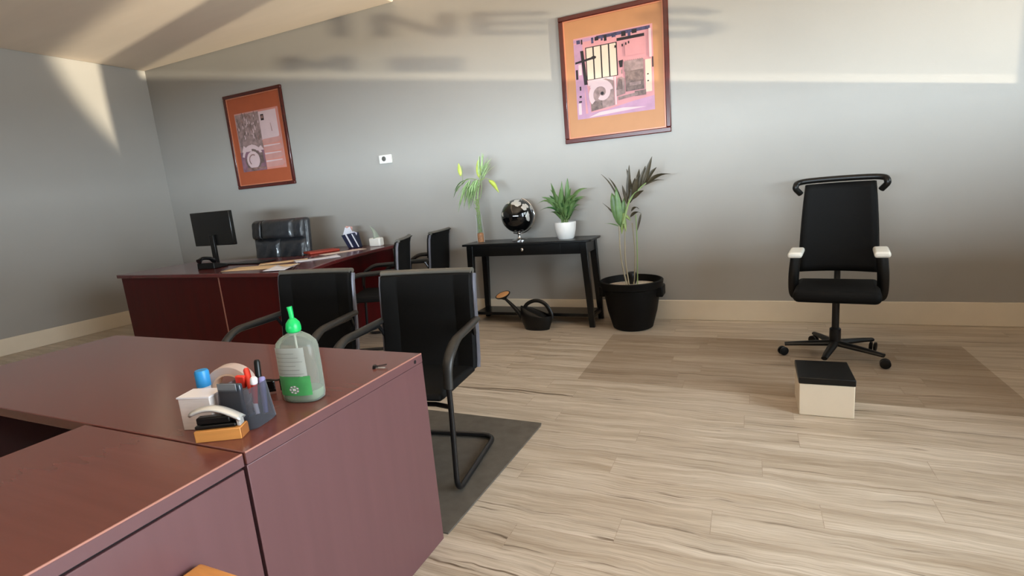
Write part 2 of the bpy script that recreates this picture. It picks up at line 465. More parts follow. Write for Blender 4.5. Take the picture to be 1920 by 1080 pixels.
# right wall with a tall storefront window and a raised lettered one
WA = (-1.8, 2.35, 0.50, 2.75)
WB = (2.62, 4.62, 1.545, 2.75)
w = MB()
w.box(XR, XR + 0.12, YF, WA[0], 0, ZHIGH)
w.box(XR, XR + 0.12, WA[1], WB[0], 0, ZHIGH)
w.box(XR, XR + 0.12, WB[1], W, 0, ZHIGH)
for a in (WA, WB):
    w.box(XR, XR + 0.12, a[0], a[1], 0, a[2]); w.box(XR, XR + 0.12, a[0], a[1], a[3], ZHIGH)
struct(w.build('wall_right', M['wall']))
for i, a in enumerate((WA, WB)):
    f = MB(); t = 0.035
    f.box(XR + 0.03, XR + 0.08, a[0], a[0] + t, a[2], a[3]); f.box(XR + 0.03, XR + 0.08, a[1] - t, a[1], a[2], a[3])
    f.box(XR + 0.03, XR + 0.08, a[0] + t, a[1] - t, a[3] - t, a[3])
    if i == 0:
        f.box(XR + 0.03, XR + 0.08, a[0] + t, a[1] - t, a[2], a[2] + t)
        ym = (a[0] + a[1]) / 2
        f.box(XR + 0.03, XR + 0.08, ym - 0.02, ym + 0.02, a[2] + t, a[3] - t)
    fo = struct(f.build('window_%d' % (i + 1), M['window']))
    g = MB(); g.poly([(XR + 0.055, a[0] + t, a[2]), (XR + 0.055, a[1] - t, a[2]), (XR + 0.055, a[1] - t, a[3] - t), (XR + 0.055, a[0] + t, a[3] - t)])
    g.build('pane', M['pane'], fo)
    if i == 1:
        fl = MB(); fl.poly([(XR + 0.05, a[0] + t, 1.612), (XR + 0.05, a[1] - t, 1.612), (XR + 0.05, a[1] - t, a[3] - t), (XR + 0.05, a[0] + t, a[3] - t)])
        fl.build('frosted_film', M['film'], fo)
        # lettering cut from dark vinyl; its shadow lands on the back wall
        lt = MB(); X = XR + 0.045

        def stroke(pts, th):
            P = [Vector((0, p[0], p[1])) for p in pts]
            for q in range(len(P) - 1):
                a_, b_ = P[q], P[q + 1]; d = (b_ - a_)
                if d.length < 1e-6: continue
                d.normalize(); nn = Vector((0, -d.z, d.y)) * th / 2
                lt.poly([(X, *(a_ - nn)[1:]), (X, *(b_ - nn)[1:]), (X, *(b_ + nn)[1:]), (X, *(a_ + nn)[1:])])

        def letter(ch, y, z, wd, h):
            s = 0.050
            if ch == 'I': stroke([(y + wd / 2, z), (y + wd / 2, z + h)], s)
            if ch == 'N': stroke([(y, z), (y, z + h)], s); stroke([(y, z + h), (y + wd, z)], s); stroke([(y + wd, z), (y + wd, z + h)], s)
            if ch == 'M':
                stroke([(y, z), (y, z + h)], s); stroke([(y, z + h), (y + wd / 2, z + 0.03)], s)
                stroke([(y + wd / 2, z + 0.03), (y + wd, z + h)], s); stroke([(y + wd, z), (y + wd, z + h)], s)
            if ch == 'E':
                stroke([(y, z), (y, z + h)], s)
                for q in (0.02, h / 2, h - 0.02): stroke([(y, z + q), (y + wd, z + q)], s * 0.85)
            if ch == 'S':
                r = h / 4; c1, c2 = z + h - r, z + r; cx = y + wd / 2; k = wd / 2 / r
                pts = [(cx + math.cos(t_) * r * k, c1 + math.sin(t_) * r) for t_ in [0.35 + i_ * (1.5 * PI - 0.35) / 10 for i_ in range(11)]]
                pts += [(cx + math.cos(t_) * r * k, c2 + math.sin(t_) * r) for t_ in [PI / 2 - i_ * (1.5 * PI - 0.35) / 10 for i_ in range(1, 11)]]
                stroke(pts, s)
        letter('I', 3.258, 1.895, 0.05, 0.175); letter('N', 3.385, 1.895, 0.155, 0.175); letter('E', 3.615, 1.895, 0.15, 0.175); letter('S', 3.945, 1.88, 0.14, 0.17)
        letter('M', 3.135, 1.618, 0.15, 0.125); letter('E', 3.42, 1.618, 0.15, 0.115)
        lt.build('lettering', M['vinyl'], fo)

struct(MB().box(XL, XSOF, YF, W, ZLOW, ZHIGH).build('ceiling', M['ceiling'], bevel=0.02))
struct(MB().box(XL - 0.1, XR + 0.12, YF - 0.1, W + 0.1, ZHIGH, ZHIGH + 0.1).build('ceiling_upper', M['ceiling']))
struct(MB().box(XL, XR, W - 0.016, W, 0, 0.182).build('baseboard_back', M['trim'], bevel=0.004))
struct(MB().box(XL, XL + 0.016, YF, W - 0.016, 0, 0.182).build('baseboard_left', M['trim'], bevel=0.004))
struct(MB().box(XR - 0.016, XR, YF, W - 0.016, 0, 0.182).build('baseboard_right', M['trim'], bevel=0.004))

# ------------------------------------------------------------------ wall pictures


def picture(x0, x1, z0, z1, art, matb, label, mats, paint, depth=0.028):
    """art = (x0,x1,z0,z1) of the print; paint(q) lays flat coloured pieces on it, u right, v up"""
    cx, cz = (x0 + x1) / 2, z0
    t = thing('framed_picture', label, 'picture', (cx, W, cz), 0, 'framed prints on the back wall')
    X0, X1, Z1 = x0 - cx, x1 - cx, z1 - z0
    fw = 0.042; f = MB()
    for (a, b, c, d) in ((X0, X1, 0, fw), (X0, X1, Z1 - fw, Z1), (X0, X0 + fw, fw, Z1 - fw), (X1 - fw, X1, fw, Z1 - fw)):
        f.box(a, b, -depth, 0, c, d)
    f.build('frame', M['frame_wood'], t, bevel=0.007)
    lp = MB(); l0 = 0.009
    for (a, b, c, d) in ((X0 + fw, X1 - fw, fw, fw + l0), (X0 + fw, X1 - fw, Z1 - fw - l0, Z1 - fw), (X0 + fw, X0 + fw + l0, fw + l0, Z1 - fw - l0), (X1 - fw - l0, X1 - fw, fw + l0, Z1 - fw - l0)):
        lp.box(a, b, -depth + 0.008, -0.004, c, d)
    lp.build('inner_lip', M['frame_lip'], t)
    MB().box(X0 + fw, X1 - fw, -0.013, -0.004, fw, Z1 - fw).build('mat_board', matb, t)
    a = MB(); ax0, ax1, az0, az1 = art[0] - cx, art[1] - cx, art[2] - cz, art[3] - cz
    k = [0]

    def q(mi, *uv):
        k[0] += 1
        a.mi = mi
        if len(uv) == 1: uv = uv[0]
        if len(uv) == 4 and not isinstance(uv[0], tuple):
            u0, v0, u1, v1 = uv; uv = ((u0, v0), (u1, v0), (u1, v1), (u0, v1))
        y = -0.0135 - 0.00006 * k[0]
        a.poly([(ax0 + u * (ax1 - ax0), y, az0 + v * (az1 - az0)) for u, v in uv])
    paint(q)
    a.build('print', mats, t)
    return t


A = {n: mat('print_' + n, tuple(int(x * 0.84) for x in c), 0.6, var=v, vscale=s) for n, c, v, s in (
    ('pink', (230, 158, 160), 0.06, 6), ('lilac', (200, 150, 178), 0.14, 9), ('cream', (240, 214, 190), 0.04, 6), ('black', (30, 16, 18), 0.1, 9),
    ('navy', (70, 64, 96), 0.5, 40), ('photo', (166, 136, 132), 0.35, 22), ('photo_dark', (128, 104, 98), 0.45, 30), ('pale', (238, 204, 204), 0.05, 7),
    ('rose', (222, 160, 150), 0.08, 9), ('taupe', (150, 112, 104), 0.45, 26), ('plum', (150, 108, 122), 0.25, 14), ('salmon', (232, 148, 132), 0.08, 8))}


def ring(cu, cv, r0, r1, a0, a1, n=18, sq=1.0):
    out = [(cu + r1 * math.cos(a0 + (a1 - a0) * i / n), cv + sq * r1 * math.sin(a0 + (a1 - a0) * i / n)) for i in range(n + 1)]
    out += [(cu + r0 * math.cos(a1 + (a0 - a1) * i / n), cv + sq * r0 * math.sin(a1 + (a0 - a1) * i / n)) for i in range(n + 1)]
    return out


def spiral(cu, cv, r0, r1, a0, a1, w, n=30):
    o, i_ = [], []
    for k in range(n + 1):
        t = k / n; a = a0 + (a1 - a0) * t; r = r0 + (r1 - r0) * t
        o.append((cu + (r + w / 2) * math.cos(a), cv + (r + w / 2) * math.sin(a))); i_.append((cu + (r - w / 2) * math.cos(a), cv + (r - w / 2) * math.sin(a)))
    return o, i_


rm = [A[n] for n in ('pink', 'lilac', 'cream', 'black', 'navy', 'photo', 'photo_dark', 'pale')]


def paint_right(q):
    q(0, 0, 0, 1, 1)
    q(1, 0, 0, 0.115, 0.93)                                  # lilac strip on the left
    q(1, (0.1, 0), (1, 0), (1, 0.17), (0.75, 0.14), (0.4, 0.08), (0.1, 0.06))
    q(7, (0.15, 0.01), (0.9, 0.05), (0.6, 0.075), (0.3, 0.06))
    q(7, 0.02, 0.06, 0.06, 0.2); q(7, 0.05, 0.55, 0.09, 0.68)
    for u, v, du, dv in ((0.01, 0.5, 0.03, 0.12), (0.04, 0.27, 0.03, 0.025), (0.03, 0.21, 0.04, 0.02), (0.05, 0.36, 0.02, 0.05)): q(3, u, v, u + du, v + dv)
    q(4, 0.30, 0.945, 0.97, 0.985); q(1, 0.0, 0.945, 0.30, 0.985)
    for i, (u, du) in enumerate(((0.04, 0.05), (0.1, 0.02), (0.235, 0.03), (0.28, 0.05), (0.36, 0.025), (0.40, 0.035), (0.50, 0.05), (0.62, 0.055), (0.70, 0.035), (0.75, 0.06))):
        q(3 if i % 2 else 4, u, 0.93 - 0.012 * (i % 3), u + du, 0.975)
    q(3, 0.56, 0.875, 0.90, 0.91)                            # black bar
    for i in range(4):                                       # four cream uprights with dark gaps
        u = 0.16 + i * 0.1
        q(3, u - 0.008, 0.47, u + 0.1, 0.87)
        q(2, u + 0.004, 0.478, u + 0.086, 0.86)
    q(3, (0.085, 0.84), (0.125, 0.84), (0.16, 0.42), (0.115, 0.42))     # dark cross
    q(1, (0.115, 0.42), (0.15, 0.42), (0.19, 0.02), (0.15, 0.02))
    q(3, (0.01, 0.69), (0.14, 0.705), (0.26, 0.72), (0.27, 0.75), (0.14, 0.732), (0.01, 0.715))
    q(3, ring(0.255, 0.735, 0, 0.035, 0, 2 * PI, 10, 0.6)[:11])
    q(7, 0.165, 0.40, 0.5, 0.47)
    q(5, (0.19, 0.08), (0.50, 0.12), (0.50, 0.42), (0.40, 0.46), (0.26, 0.44), (0.19, 0.34))
    q(6, (0.19, 0.08), (0.34, 0.10), (0.34, 0.2), (0.19, 0.2))
    for r0, r1, a0, a1, wd in ((0.05, 0.15, -2.2, 3.9, 0.06), (0.13, 0.15, 0.2, 2.6, 0.05)):
        o, i_ = spiral(0.335, 0.29, r0, r1, a0, a1, wd)
        for k in range(len(o) - 1): q(7, o[k], o[k + 1], i_[k + 1], i_[k])
    q(3, ring(0.345, 0.285, 0, 0.022, 0, 2 * PI, 10)[:11])
    q(7, 0.51, 0.12, 0.53, 0.46)
    q(5, (0.53, 0.22), (0.64, 0.24), (0.64, 0.42), (0.60, 0.45), (0.55, 0.43))
    q(6, (0.53, 0.3), (0.61, 0.3), (0.61, 0.41), (0.57, 0.43))
    q(5, 0.64, 0.50, 0.88, 0.62); q(6, 0.65, 0.26, 0.88, 0.50)
    for i in range(9): q(5, 0.66 + i * 0.025, 0.5, 0.668 + i * 0.025, 0.63)
    q(5, 0.7, 0.32, 0.84, 0.36); q(6, 0.76, 0.19, 0.90, 0.25)
    q(5, (0.55, 0.17), (0.8, 0.2), (0.8, 0.235), (0.55, 0.21))
    q(3, (0.575, 0.64), (0.63, 0.645), (0.62, 0.56), (0.585, 0.56))
    q(5, 0.60, 0.48, 0.615, 0.53)
    q(0, 0.66, 0.68, 0.88, 0.85)
    for u, v in ((0.62, 0.8), (0.665, 0.81), (0.70, 0.82), (0.53, 0.8)): q(3, u, v, u + 0.018, v + 0.03)
    q(2, 0.90, 0.22, 0.975, 0.6); q(7, 0.955, 0.62, 0.985, 0.95)
    q(3, 0.985, 0.5, 1.0, 0.62); q(3, 0.92, 0.42, 0.94, 0.435); q(3, 0.92, 0.34, 0.94, 0.355)


lm = [A[n] for n in ('rose', 'taupe', 'plum', 'black', 'salmon', 'pale', 'photo', 'photo_dark')]


def paint_left(q):
    q(0, 0, 0, 1, 1)
    q(6, 0.01, 0, 0.56, 0.98)
    rnd = random.Random(3)
    for i in range(46):                                      # feathery strokes of the upper left half
        u = 0.03 + rnd.random() * 0.5; v = 0.5 + rnd.random() * 0.42; d = 0.03 + rnd.random() * 0.08
        q(rnd.choice((1, 7, 5)), (u, v), (u + 0.018, v + 0.006), (u + 0.03 - d * 0.3, v + d), (u + 0.015 - d * 0.3, v + d))
    q(2, 0.0, 0, 0.56, 0.34)
    q(5, (0.05, 0.34), (0.56, 0.34), (0.5, 0.42), (0.42, 0.37), (0.3, 0.46), (0.2, 0.38), (0.1, 0.45))
    q(5, ring(0.28, 0.2, 0.20, 0.25, 0.4, 2.9, 14)); q(7, ring(0.28, 0.19, 0.15, 0.19, -3.3, 1.6, 20))
    q(5, ring(0.28, 0.19, 0, 0.15, 0, 2 * PI, 18)[:19])
    q(1, ring(0.28, 0.19, 0.08, 0.10, 1.0, 4.0, 14)); q(7, 0.46, 0.12, 0.52, 0.3); q(1, 0.1, 0.02, 0.54, 0.06)
    q(4, 0.56, 0, 0.98, 1); q(5, 0.56, 0.5, 0.95, 0.97)
    for i in range(4):
        v = 0.03 + 0.13 * i
        q(0, (0.57, v), (0.93 - 0.02 * (i % 2), v + 0.01), (0.98, v + 0.05), (0.95, v + 0.115), (0.57, v + 0.12))
        q(5, (0.57, v + 0.09), (0.93, v + 0.10), (0.94, v + 0.115), (0.57, v + 0.12))
    q(3, 0.60, 0.82, 0.67, 0.92); q(1, 0.612, 0.85, 0.658, 0.9)
    q(1, (0.80, 0.62), (0.815, 0.62), (0.80, 0.76), (0.79, 0.76))


picture(-1.568, -0.612, 1.672, 2.772, (-1.437, -0.744, 1.876, 2.57), M['mat_tan'],
        'large framed collage print in a tan mat, hung above the white potted plant', rm, paint_right)
picture(-5.99, -5.003, 1.597, 2.742, (-5.85, -5.105, 1.805, 2.51), M['mat_rust'],
        'framed pink and grey print in a rust mat, hung at the left above the desk', lm, paint_left)

# ------------------------------------------------------------------ thermostat
t = thing('thermostat', 'small white wall thermostat on the grey wall above the desk', 'thermostat', (-3.637, W, 1.70))
MB().box(-0.082, 0.082, -0.03, 0, 0, 0.092).build('body', M['white_plastic'], t, bevel=0.008, seg=3)
MB().lathe([(0.026, 0), (0.026, 0.006), (0.02, 0.008)], mtx=Matrix.Translation((-0.012, -0.03, 0.05)) @ Matrix.Rotation(PI / 2, 4, 'X'), seg=20).build('dial', M['dial'], t)

# ------------------------------------------------------------------ console table
TX, TY, TH = -1.93, 4.665, 0.81
t = thing('console_table', 'narrow black console table with splayed legs against the grey wall', 'table', (TX, TY, 0))
top = []
for x, y in ((-0.645, 0.17), (-0.645, -0.195), (0.60, -0.195)): top.append((x, y))
for i in range(1, 7):
    a = -PI / 2 + i * (PI / 2) / 6
    top.append((0.60 + 0.05 * math.cos(a), -0.145 + 0.05 * math.sin(a)))
top.append((0.65, 0.17))
MB().prism(top, TH - 0.02, TH).build('table_top', M['black_wood'], t, bevel=0.004)
a = MB(); a.box(-0.60, 0.60, -0.165, -0.145, TH - 0.125, TH - 0.02); a.box(-0.60, 0.60, 0.145, 0.165, TH - 0.125, TH - 0.02)
a.box(-0.60, -0.58, -0.145, 0.145, TH - 0.125, TH - 0.02); a.box(0.58, 0.60, -0.145, 0.145, TH - 0.125, TH - 0.02)
a.build('apron', M['black_wood'], t, bevel=0.002)
d = MB().box(-0.36, 0.36, -0.169, -0.162, TH - 0.112, TH - 0.032).build('drawer_front', M['black_wood'], t, bevel=0.0015)
MB().lathe([(0.006, 0), (0.006, 0.012), (0.014, 0.016), (0.014, 0.022), (0.008, 0.026)], seg=16,
           mtx=Matrix.Translation((-0.01, -0.169, TH - 0.068)) @ Matrix.Rotation(PI / 2, 4, 'X')).build('knob', M['chrome'], d)
for sx in (-1, 1):
    for sy in (-1, 1):
        xa, ya = sx * 0.595, sy * (0.15 if sy < 0 else 0.158)
        xb = sx * 0.615; yb = -0.15 if sy < 0 else 0.168
        wt, wb = 0.033, 0.024

        def sqr(cx, cy, w, z): return [(cx - w, cy - w * 0.8, z), (cx + w, cy - w * 0.8, z), (cx + w, cy + w * 0.8, z), (cx - w, cy + w * 0.8, z)]
        MB().frustum(sqr(xb, yb, wb, 0), sqr(xa - sx * 0.02, ya, wt, TH - 0.02)).build('leg', M['black_wood'], t, bevel=0.003)
for sx in (-1, 1):
    MB().box(sx * 0.612 - 0.012, sx * 0.612 + 0.012, -0.14, 0.155, 0.075, 0.105).build('side_rail', M['black_wood'], t, bevel=0.002)
MB().box(-0.60, 0.60, -0.10, 0.15, 0.082, 0.112).build('low_shelf', M['black_wood'], t, bevel=0.002)

# glass vase with a leafy cutting
VX, VY = -2.45, 4.645
t = thing('glass_vase', 'tall slim glass vase with brown pebbles at left end of the black table', 'vase', (VX, VY, TH))
MB().lathe([(0.0, 0.001), (0.0355, 0.001), (0.0365, 0.02), (0.036, 0.10), (0.029, 0.2), (0.028, 0.26), (0.0315, 0.275)], seg=24, cap=False).build('glass_body', M['glass'], t)
MB().lathe([(0.033, 0.004), (0.0348, 0.03), (0.0346, 0.088), (0.02, 0.096)], seg=20).build('pebble_filling', M['vase_water'], t)
t = thing('plant_cutting', 'leafy light green cutting standing in the slim glass vase', 'plant', (VX, VY, TH + 0.1))
st = MB(); lf = MB(); rnd = random.Random(11)
for k in range(5):
    a0 = k * 1.257
    pts = [(0.014 * math.cos(a0 + z * 22), 0.014 * math.sin(a0 + z * 22), z - 0.0) for z in [i * 0.022 for i in range(16)]]
    st.tube(pts, 0.0042, 6)
hub = Vector((0.05, 0, 0.50))
st.tube(smooth_path([(0.01, 0, 0.33), (0.03, 0.0, 0.42), hub]), 0.004, 6)
st.tube(smooth_path([(0.0, 0, 0.30), (0.045, 0.0, 0.36), (0.07, 0, 0.5), (0.06, 0, 0.66)]), 0.003, 6)
st.tube(smooth_path([hub, (-0.04, -0.01, 0.53), (-0.13, -0.02, 0.50), (-0.21, -0.02, 0.42)]), 0.0035, 6)
st.tube(smooth_path([(-0.13, -0.02, 0.5), (-0.125, -0.02, 0.58), (-0.12, -0.02, 0.66)]), 0.0025, 6)
st.tube(smooth_path([hub, (0.06, 0, 0.6), (0.075, 0, 0.73)]), 0.003, 6)
st.build('stems', M['stem_green'], t)
lf.mi = 1
lf.leaf((0.045, 0, 0.53), (0.05, 0, 0.70), 0.024, side=(1, 0.3, 0)); lf.leaf((-0.145, -0.02, 0.56), (-0.155, -0.02, 0.69), 0.02, side=(1, 0.2, 0))
lf.leaf((0.15, -0.01, 0.50), (0.255, -0.02, 0.37), 0.022, sag=0.02, side=(0.8, 0.1, 0.7)); lf.leaf((0.05, 0, 0.5), (0.16, 0, 0.505), 0.012, sag=0.015)
lf.mi = 2
for b, e_ in (((-0.1, -0.02, 0.52), (-0.23, -0.03, 0.42)), ((-0.15, -0.02, 0.48), (-0.24, -0.04, 0.36)), ((-0.04, 0, 0.53), (-0.16, 0, 0.47))): lf.leaf(b, e_, 0.018, sag=0.02)
lf.mi = 0
for i in range(34):                                          # drooping blades on the left
    x = 0.0 - rnd.random() * 0.15
    b = Vector((x + 0.06, rnd.uniform(-0.03, 0.03), 0.49 + rnd.uniform(-0.02, 0.03)))
    e_ = b + Vector((-0.05 - rnd.random() * 0.1, rnd.uniform(-0.06, 0.06), -0.14 - rnd.random() * 0.13))
    lf.leaf(b, e_, 0.011 + rnd.random() * 0.005, sag=0.03)
for i in range(20):                                          # upright blades on the right
    b = hub + Vector((rnd.uniform(-0.01, 0.04), rnd.uniform(-0.02, 0.02), rnd.uniform(-0.01, 0.08)))
    a_ = rnd.uniform(0.1, 0.95)
    e_ = b + Vector((math.sin(a_) * 0.17, rnd.uniform(-0.05, 0.05), math.cos(a_) * 0.19))
    lf.leaf(b, e_, 0.008, sag=0.012)
for i in range(6):
    z = 0.2 + 0.05 * i
    lf.leaf((0.0, 0, z), (-0.06 + 0.02 * (i % 2), rnd.uniform(-0.05, 0.05), z + 0.05), 0.008)
lf.build('leaves', [M['leaf_light'], M['leaf_yellow'], M['leaf_green']], t, solid=0.0008)

# globe
GX, GY = -2.035, 4.66
t = thing('desk_globe', 'glossy black globe with silver continents on a chrome stand', 'globe', (GX, GY, TH))
g = MB(); R, GC = 0.16, Vector((0, 0, 0.238))
tilt = Matrix.Rotation(math.radians(20), 4, 'Y')


def onball(lo, la, r=R):
    p = tilt @ Vector((r * math.cos(la) * math.cos(lo), r * math.cos(la) * math.sin(lo), r * math.sin(la)))
    return GC + p


NS, NR = 48, 24
pts = [[g.b.verts.new(onball(2 * PI * i / NS, -PI / 2 + PI * (j + 0.5) / NR)) for i in range(NS)] for j in range(NR)]
for j in range(NR - 1):
    for i in range(NS): g._f([pts[j][i], pts[j][(i + 1) % NS], pts[j + 1][(i + 1) % NS], pts[j + 1][i]])
g._f(pts[0]); g._f(pts[-1])
ball = g.build('ball', M['globe_black'], t)

def blob(lo, la, rlo, rla, seed, n=26):
    land = MB(); r_ = random.Random(seed); ph = [r_.random() * 6.3 for _ in range(4)]
    ringp = []
    for i in range(n):
        a_ = 2 * PI * i / n
        k_ = 1 + 0.22 * math.sin(2 * a_ + ph[0]) + 0.16 * math.sin(3 * a_ + ph[1]) + 0.12 * math.sin(5 * a_ + ph[2]) + 0.07 * math.sin(8 * a_ + ph[3])
        ringp.append((lo + rlo * k_ * math.cos(a_), la + rla * k_ * math.sin(a_)))
    prev = None
    for s_ in (0.25, 0.5, 0.75, 1.0):
        rg = [land.b.verts.new(onball(lo + (x - lo) * s_, la + (y - la) * s_, R + 0.0012)) for x, y in ringp]
        if prev is None: land._f(rg)
        else:
            for i in range(n): land._f([prev[i], prev[(i + 1) % n], rg[(i + 1) % n], rg[i]])
        prev = rg
    land.build('continent', M['globe_land'], ball)


for sd, (lo, la, a_, b_) in enumerate(((-1.75, 1.02, 0.55, 0.30), (-0.75, 0.85, 0.34, 0.22), (-2.55, 0.70, 0.2, 0.14), (-0.55, 0.25, 0.16, 0.24), (-2.3, -0.05, 0.12, 0.10), (0.4, 0.75, 0.5, 0.3), (2.0, 0.7, 0.6, 0.35), (1.6, -0.2, 0.3, 0.35))):
    blob(lo, la, a_, b_, 30 + sd)
st = MB()
st.tube([onball(0, PI / 2, R + 0.012), onball(0, PI / 2, R - 0.01)], 0.008, 10)
st.tube([onball(0.0, la, R + 0.012) for la in [PI / 2 - i * PI / 16 for i in range(0, 17)]], 0.005, 8)
st.build('meridian_arm', M['chrome'], t)
st = MB(); st.lathe([(0.075, 0), (0.075, 0.008), (0.055, 0.014), (0.02, 0.022), (0.013, 0.035), (0.013, 0.06), (0.022, 0.075), (0.01, 0.09)], seg=28)
st.build('stand', M['chrome'], t)

# white pot plant
PX, PY = -1.56, 4.655
t = thing('potted_plant', 'bushy green plant in a small white pot on the black table', 'plant', (PX, PY, TH))
MB().lathe([(0.0, 0.0), (0.068, 0), (0.078, 0.012), (0.094, 0.08), (0.1, 0.14), (0.099, 0.155), (0.092, 0.155), (0.09, 0.135)], seg=36, cap=False).build('pot', M['white_ceramic'], t)
MB().lathe([(0.091, 0.136), (0.05, 0.142), (0.01, 0.145)], seg=24).build('soil', M['soil'], t)
lf = MB(); sm = MB(); rnd = random.Random(5)
tips = [(0.05, 0.40, 0.028), (-0.08, 0.37, 0.024), (0.235, 0.295, 0.026), (-0.285, 0.185, 0.015), (-0.17, 0.25, 0.022), (0.14, 0.2, 0.026), (-0.2, 0.13, 0.016), (0.02, 0.33, 0.03),
        (-0.12, 0.31, 0.022), (0.1, 0.31, 0.024), (-0.03, 0.28, 0.028), (0.17, 0.25, 0.022), (-0.15, 0.17, 0.022), (0.08, 0.22, 0.026), (-0.07, 0.2, 0.026), (0.0, 0.38, 0.022), (0.12, 0.15, 0.02), (-0.22, 0.23, 0.016)]
for k in range(56):
    x, h, w_ = tips[k] if k < len(tips) else (rnd.uniform(-0.19, 0.19), rnd.uniform(0.10, 0.27), 0.02)
    dy = rnd.uniform(-0.15, 0.09)
    b = Vector((rnd.uniform(-0.03, 0.03), rnd.uniform(-0.03, 0.03), 0.14))
    mid = b + Vector((x * 0.18, dy * 0.18, h * 0.30)); tip = Vector((x, dy, 0.15 + h))
    sm.tube(smooth_path([b, b + (mid - b) * 0.5 + Vector((-x * 0.06, 0, 0.01)), mid], 3), 0.0032, 5)
    lf.mi = rnd.choice((0, 0, 0, 1))
    lf.leaf(mid - (tip - mid) * 0.15, tip, w_ * (0.8 if k < len(tips) else 0.95), sag=0.015 + 0.28 * abs(x), side=(0.7 + rnd.random() * 0.3, 0.7 * rnd.uniform(-1, 1), -x * 2.5))
sm.build('stems', M['stem_green'], t)
lf.build('leaves', [M['leaf_green'], mat('deep_green_leaf', (62, 104, 54), 0.42, var=0.25, vscale=18)], t, solid=0.0008)

# planter with the palm-like plant
QX, QY = -0.955, 4.565
t = thing('planter', 'tall bronze-leaved plant in a large black floor pot beside the table', 'plant', (QX, QY, 0))
MB().lathe([(0.0, 0.0), (0.155, 0), (0.175, 0.012), (0.215, 0.16), (0.238, 0.30), (0.245, 0.365), (0.268, 0.375), (0.275, 0.43), (0.268, 0.436), (0.255, 0.436), (0.25, 0.40), (0.24, 0.36)], seg=48, cap=False).build('pot', M['matte_black'], t)
MB().lathe([(0.243, 0.375), (0.12, 0.385), (0.01, 0.39)], seg=32).build('gravel', M['pebble'], t)
for sx in (-1, 1):
    MB().box(sx * 0.25 - 0.03, sx * 0.25 + 0.03, -0.08, 0.08, 0.29, 0.385).build('side_grip', M['matte_black'], t, bevel=0.012)
sm = MB(); lf = MB()
crown = Vector((-0.045, -0.02, 0.93))
canes = [((-0.03, -0.04, 0.38), (-0.075, -0.03, 0.65), (-0.08, -0.02, 0.93)), ((0.02, 0.0, 0.38), (0.045, 0, 0.65), (0.03, 0, 0.93)), ((-0.015, -0.02, 0.38), (-0.04, -0.01, 0.62), (-0.03, -0.02, 0.92))]
for c in canes: sm.tube(smooth_path(c), [0.007 - 0.002 * i / 16 for i in range(17)], 8)
sm.build('canes', M['stem_cane'], t)
br = MB()
br.tube(smooth_path([(0.06, -0.03, 0.38), (0.068, -0.03, 0.62), (0.072, -0.03, 0.84), (0.07, -0.03, 1.0)]), 0.005, 6)
br.tube(smooth_path([crown, (0.02, -0.02, 1.12), (0.1, -0.01, 1.21), (0.16, 0, 1.26)]), [0.011 - 0.007 * i / 24 for i in range(25)], 6)
br.build('drooping_stem', M['stem_green'], t)
lf.mi = 1                                                     # green blades
for tip, w_, sg in (((-0.13, -0.02, 1.2), 0.045, 0.02), ((-0.09, -0.03, 1.25), 0.03, 0.0), ((-0.03, 0.0, 1.15), 0.03, 0), ((-0.2, -0.03, 0.94), 0.012, 0.01)):
    lf.leaf(crown - Vector((0.02, 0, 0.03)), tip, w_, sag=sg, side=(1, 0.25, 0.1))
lf.mi = 2
for tip, w_, sg in (((-0.06, -0.02, 0.84), 0.02, 0), ((-0.02, -0.03, 0.86), 0.016, 0), ((0.02, -0.01, 0.95), 0.02, 0.0)):
    lf.leaf((-0.04, -0.02, 1.02), tip, w_, sag=sg, side=(1, 0.2, 0))
lf.mi = 0                                                     # bronze fronds
fr = [((-0.03, 0, 1.0), (-0.215, -0.02, 1.365), 0.011, 0.06), ((-0.03, 0, 1.02), (-0.16, 0.02, 1.33), 0.012, 0.05), ((-0.05, 0, 0.96), (-0.21, -0.04, 1.12), 0.013, 0.0), ((-0.06, 0, 0.95), (-0.17, -0.02, 1.07), 0.012, 0.0),
      ((0.0, 0, 1.12), (0.03, -0.02, 1.42), 0.02, 0.0), ((0.04, 0, 1.18), (0.0, 0.02, 1.39), 0.016, 0), ((0.09, 0, 1.2), (0.165, -0.02, 1.40), 0.022, 0), ((0.12, 0, 1.22), (0.22, -0.02, 1.47), 0.022, 0), ((0.14, 0, 1.24), (0.25, 0.01, 1.38), 0.018, 0.02),
      ((0.16, 0, 1.25), (0.365, -0.02, 1.315), 0.022, 0.035), ((0.15, 0, 1.24), (0.30, 0.05, 1.27), 0.014, 0.02), ((0.02, 0, 1.1), (0.06, 0.05, 1.31), 0.024, 0), ((0.05, 0, 1.14), (0.1, -0.06, 1.32), 0.024, 0), ((0.07, 0, 1.18), (0.1, 0.05, 1.38), 0.02, 0), ((0.0, 0, 1.08), (-0.03, -0.05, 1.26), 0.018, 0),
      ((0.05, -0.02, 1.13), (0.15, -0.06, 1.2), 0.02, 0.02), ((0.02, -0.02, 0.98), (0.115, -0.03, 1.01), 0.016, 0.03), ((0.03, -0.02, 1.03), (0.1, -0.03, 1.045), 0.012, 0.03), ((0.115, -0.03, 1.01), (0.075, -0.03, 0.86), 0.01, 0.0)]
for b, tip, w_, sg in fr: lf.leaf(b, tip, w_, sag=sg, side=(0.8, 0.4, -0.3))
lf.build('leaves', [M['leaf_dark'], M['leaf_green'], mat('young_leaf', (124, 140, 78), 0.45, var=0.2, vscale=18)], t, solid=0.001)
o = MB().lathe([(0.034, 0), (0.044, 0.03), (0.046, 0.085), (0.04, 0.1), (0.02, 0.106)], (0, 0, 0), seg=20).build('plastic_cup', M['black_plastic'])
o.location = (QX + 0.0, QY + 0.03, 0.391)
tag(o, 'small black upturned cup on the gravel inside the black floor pot', 'cup')

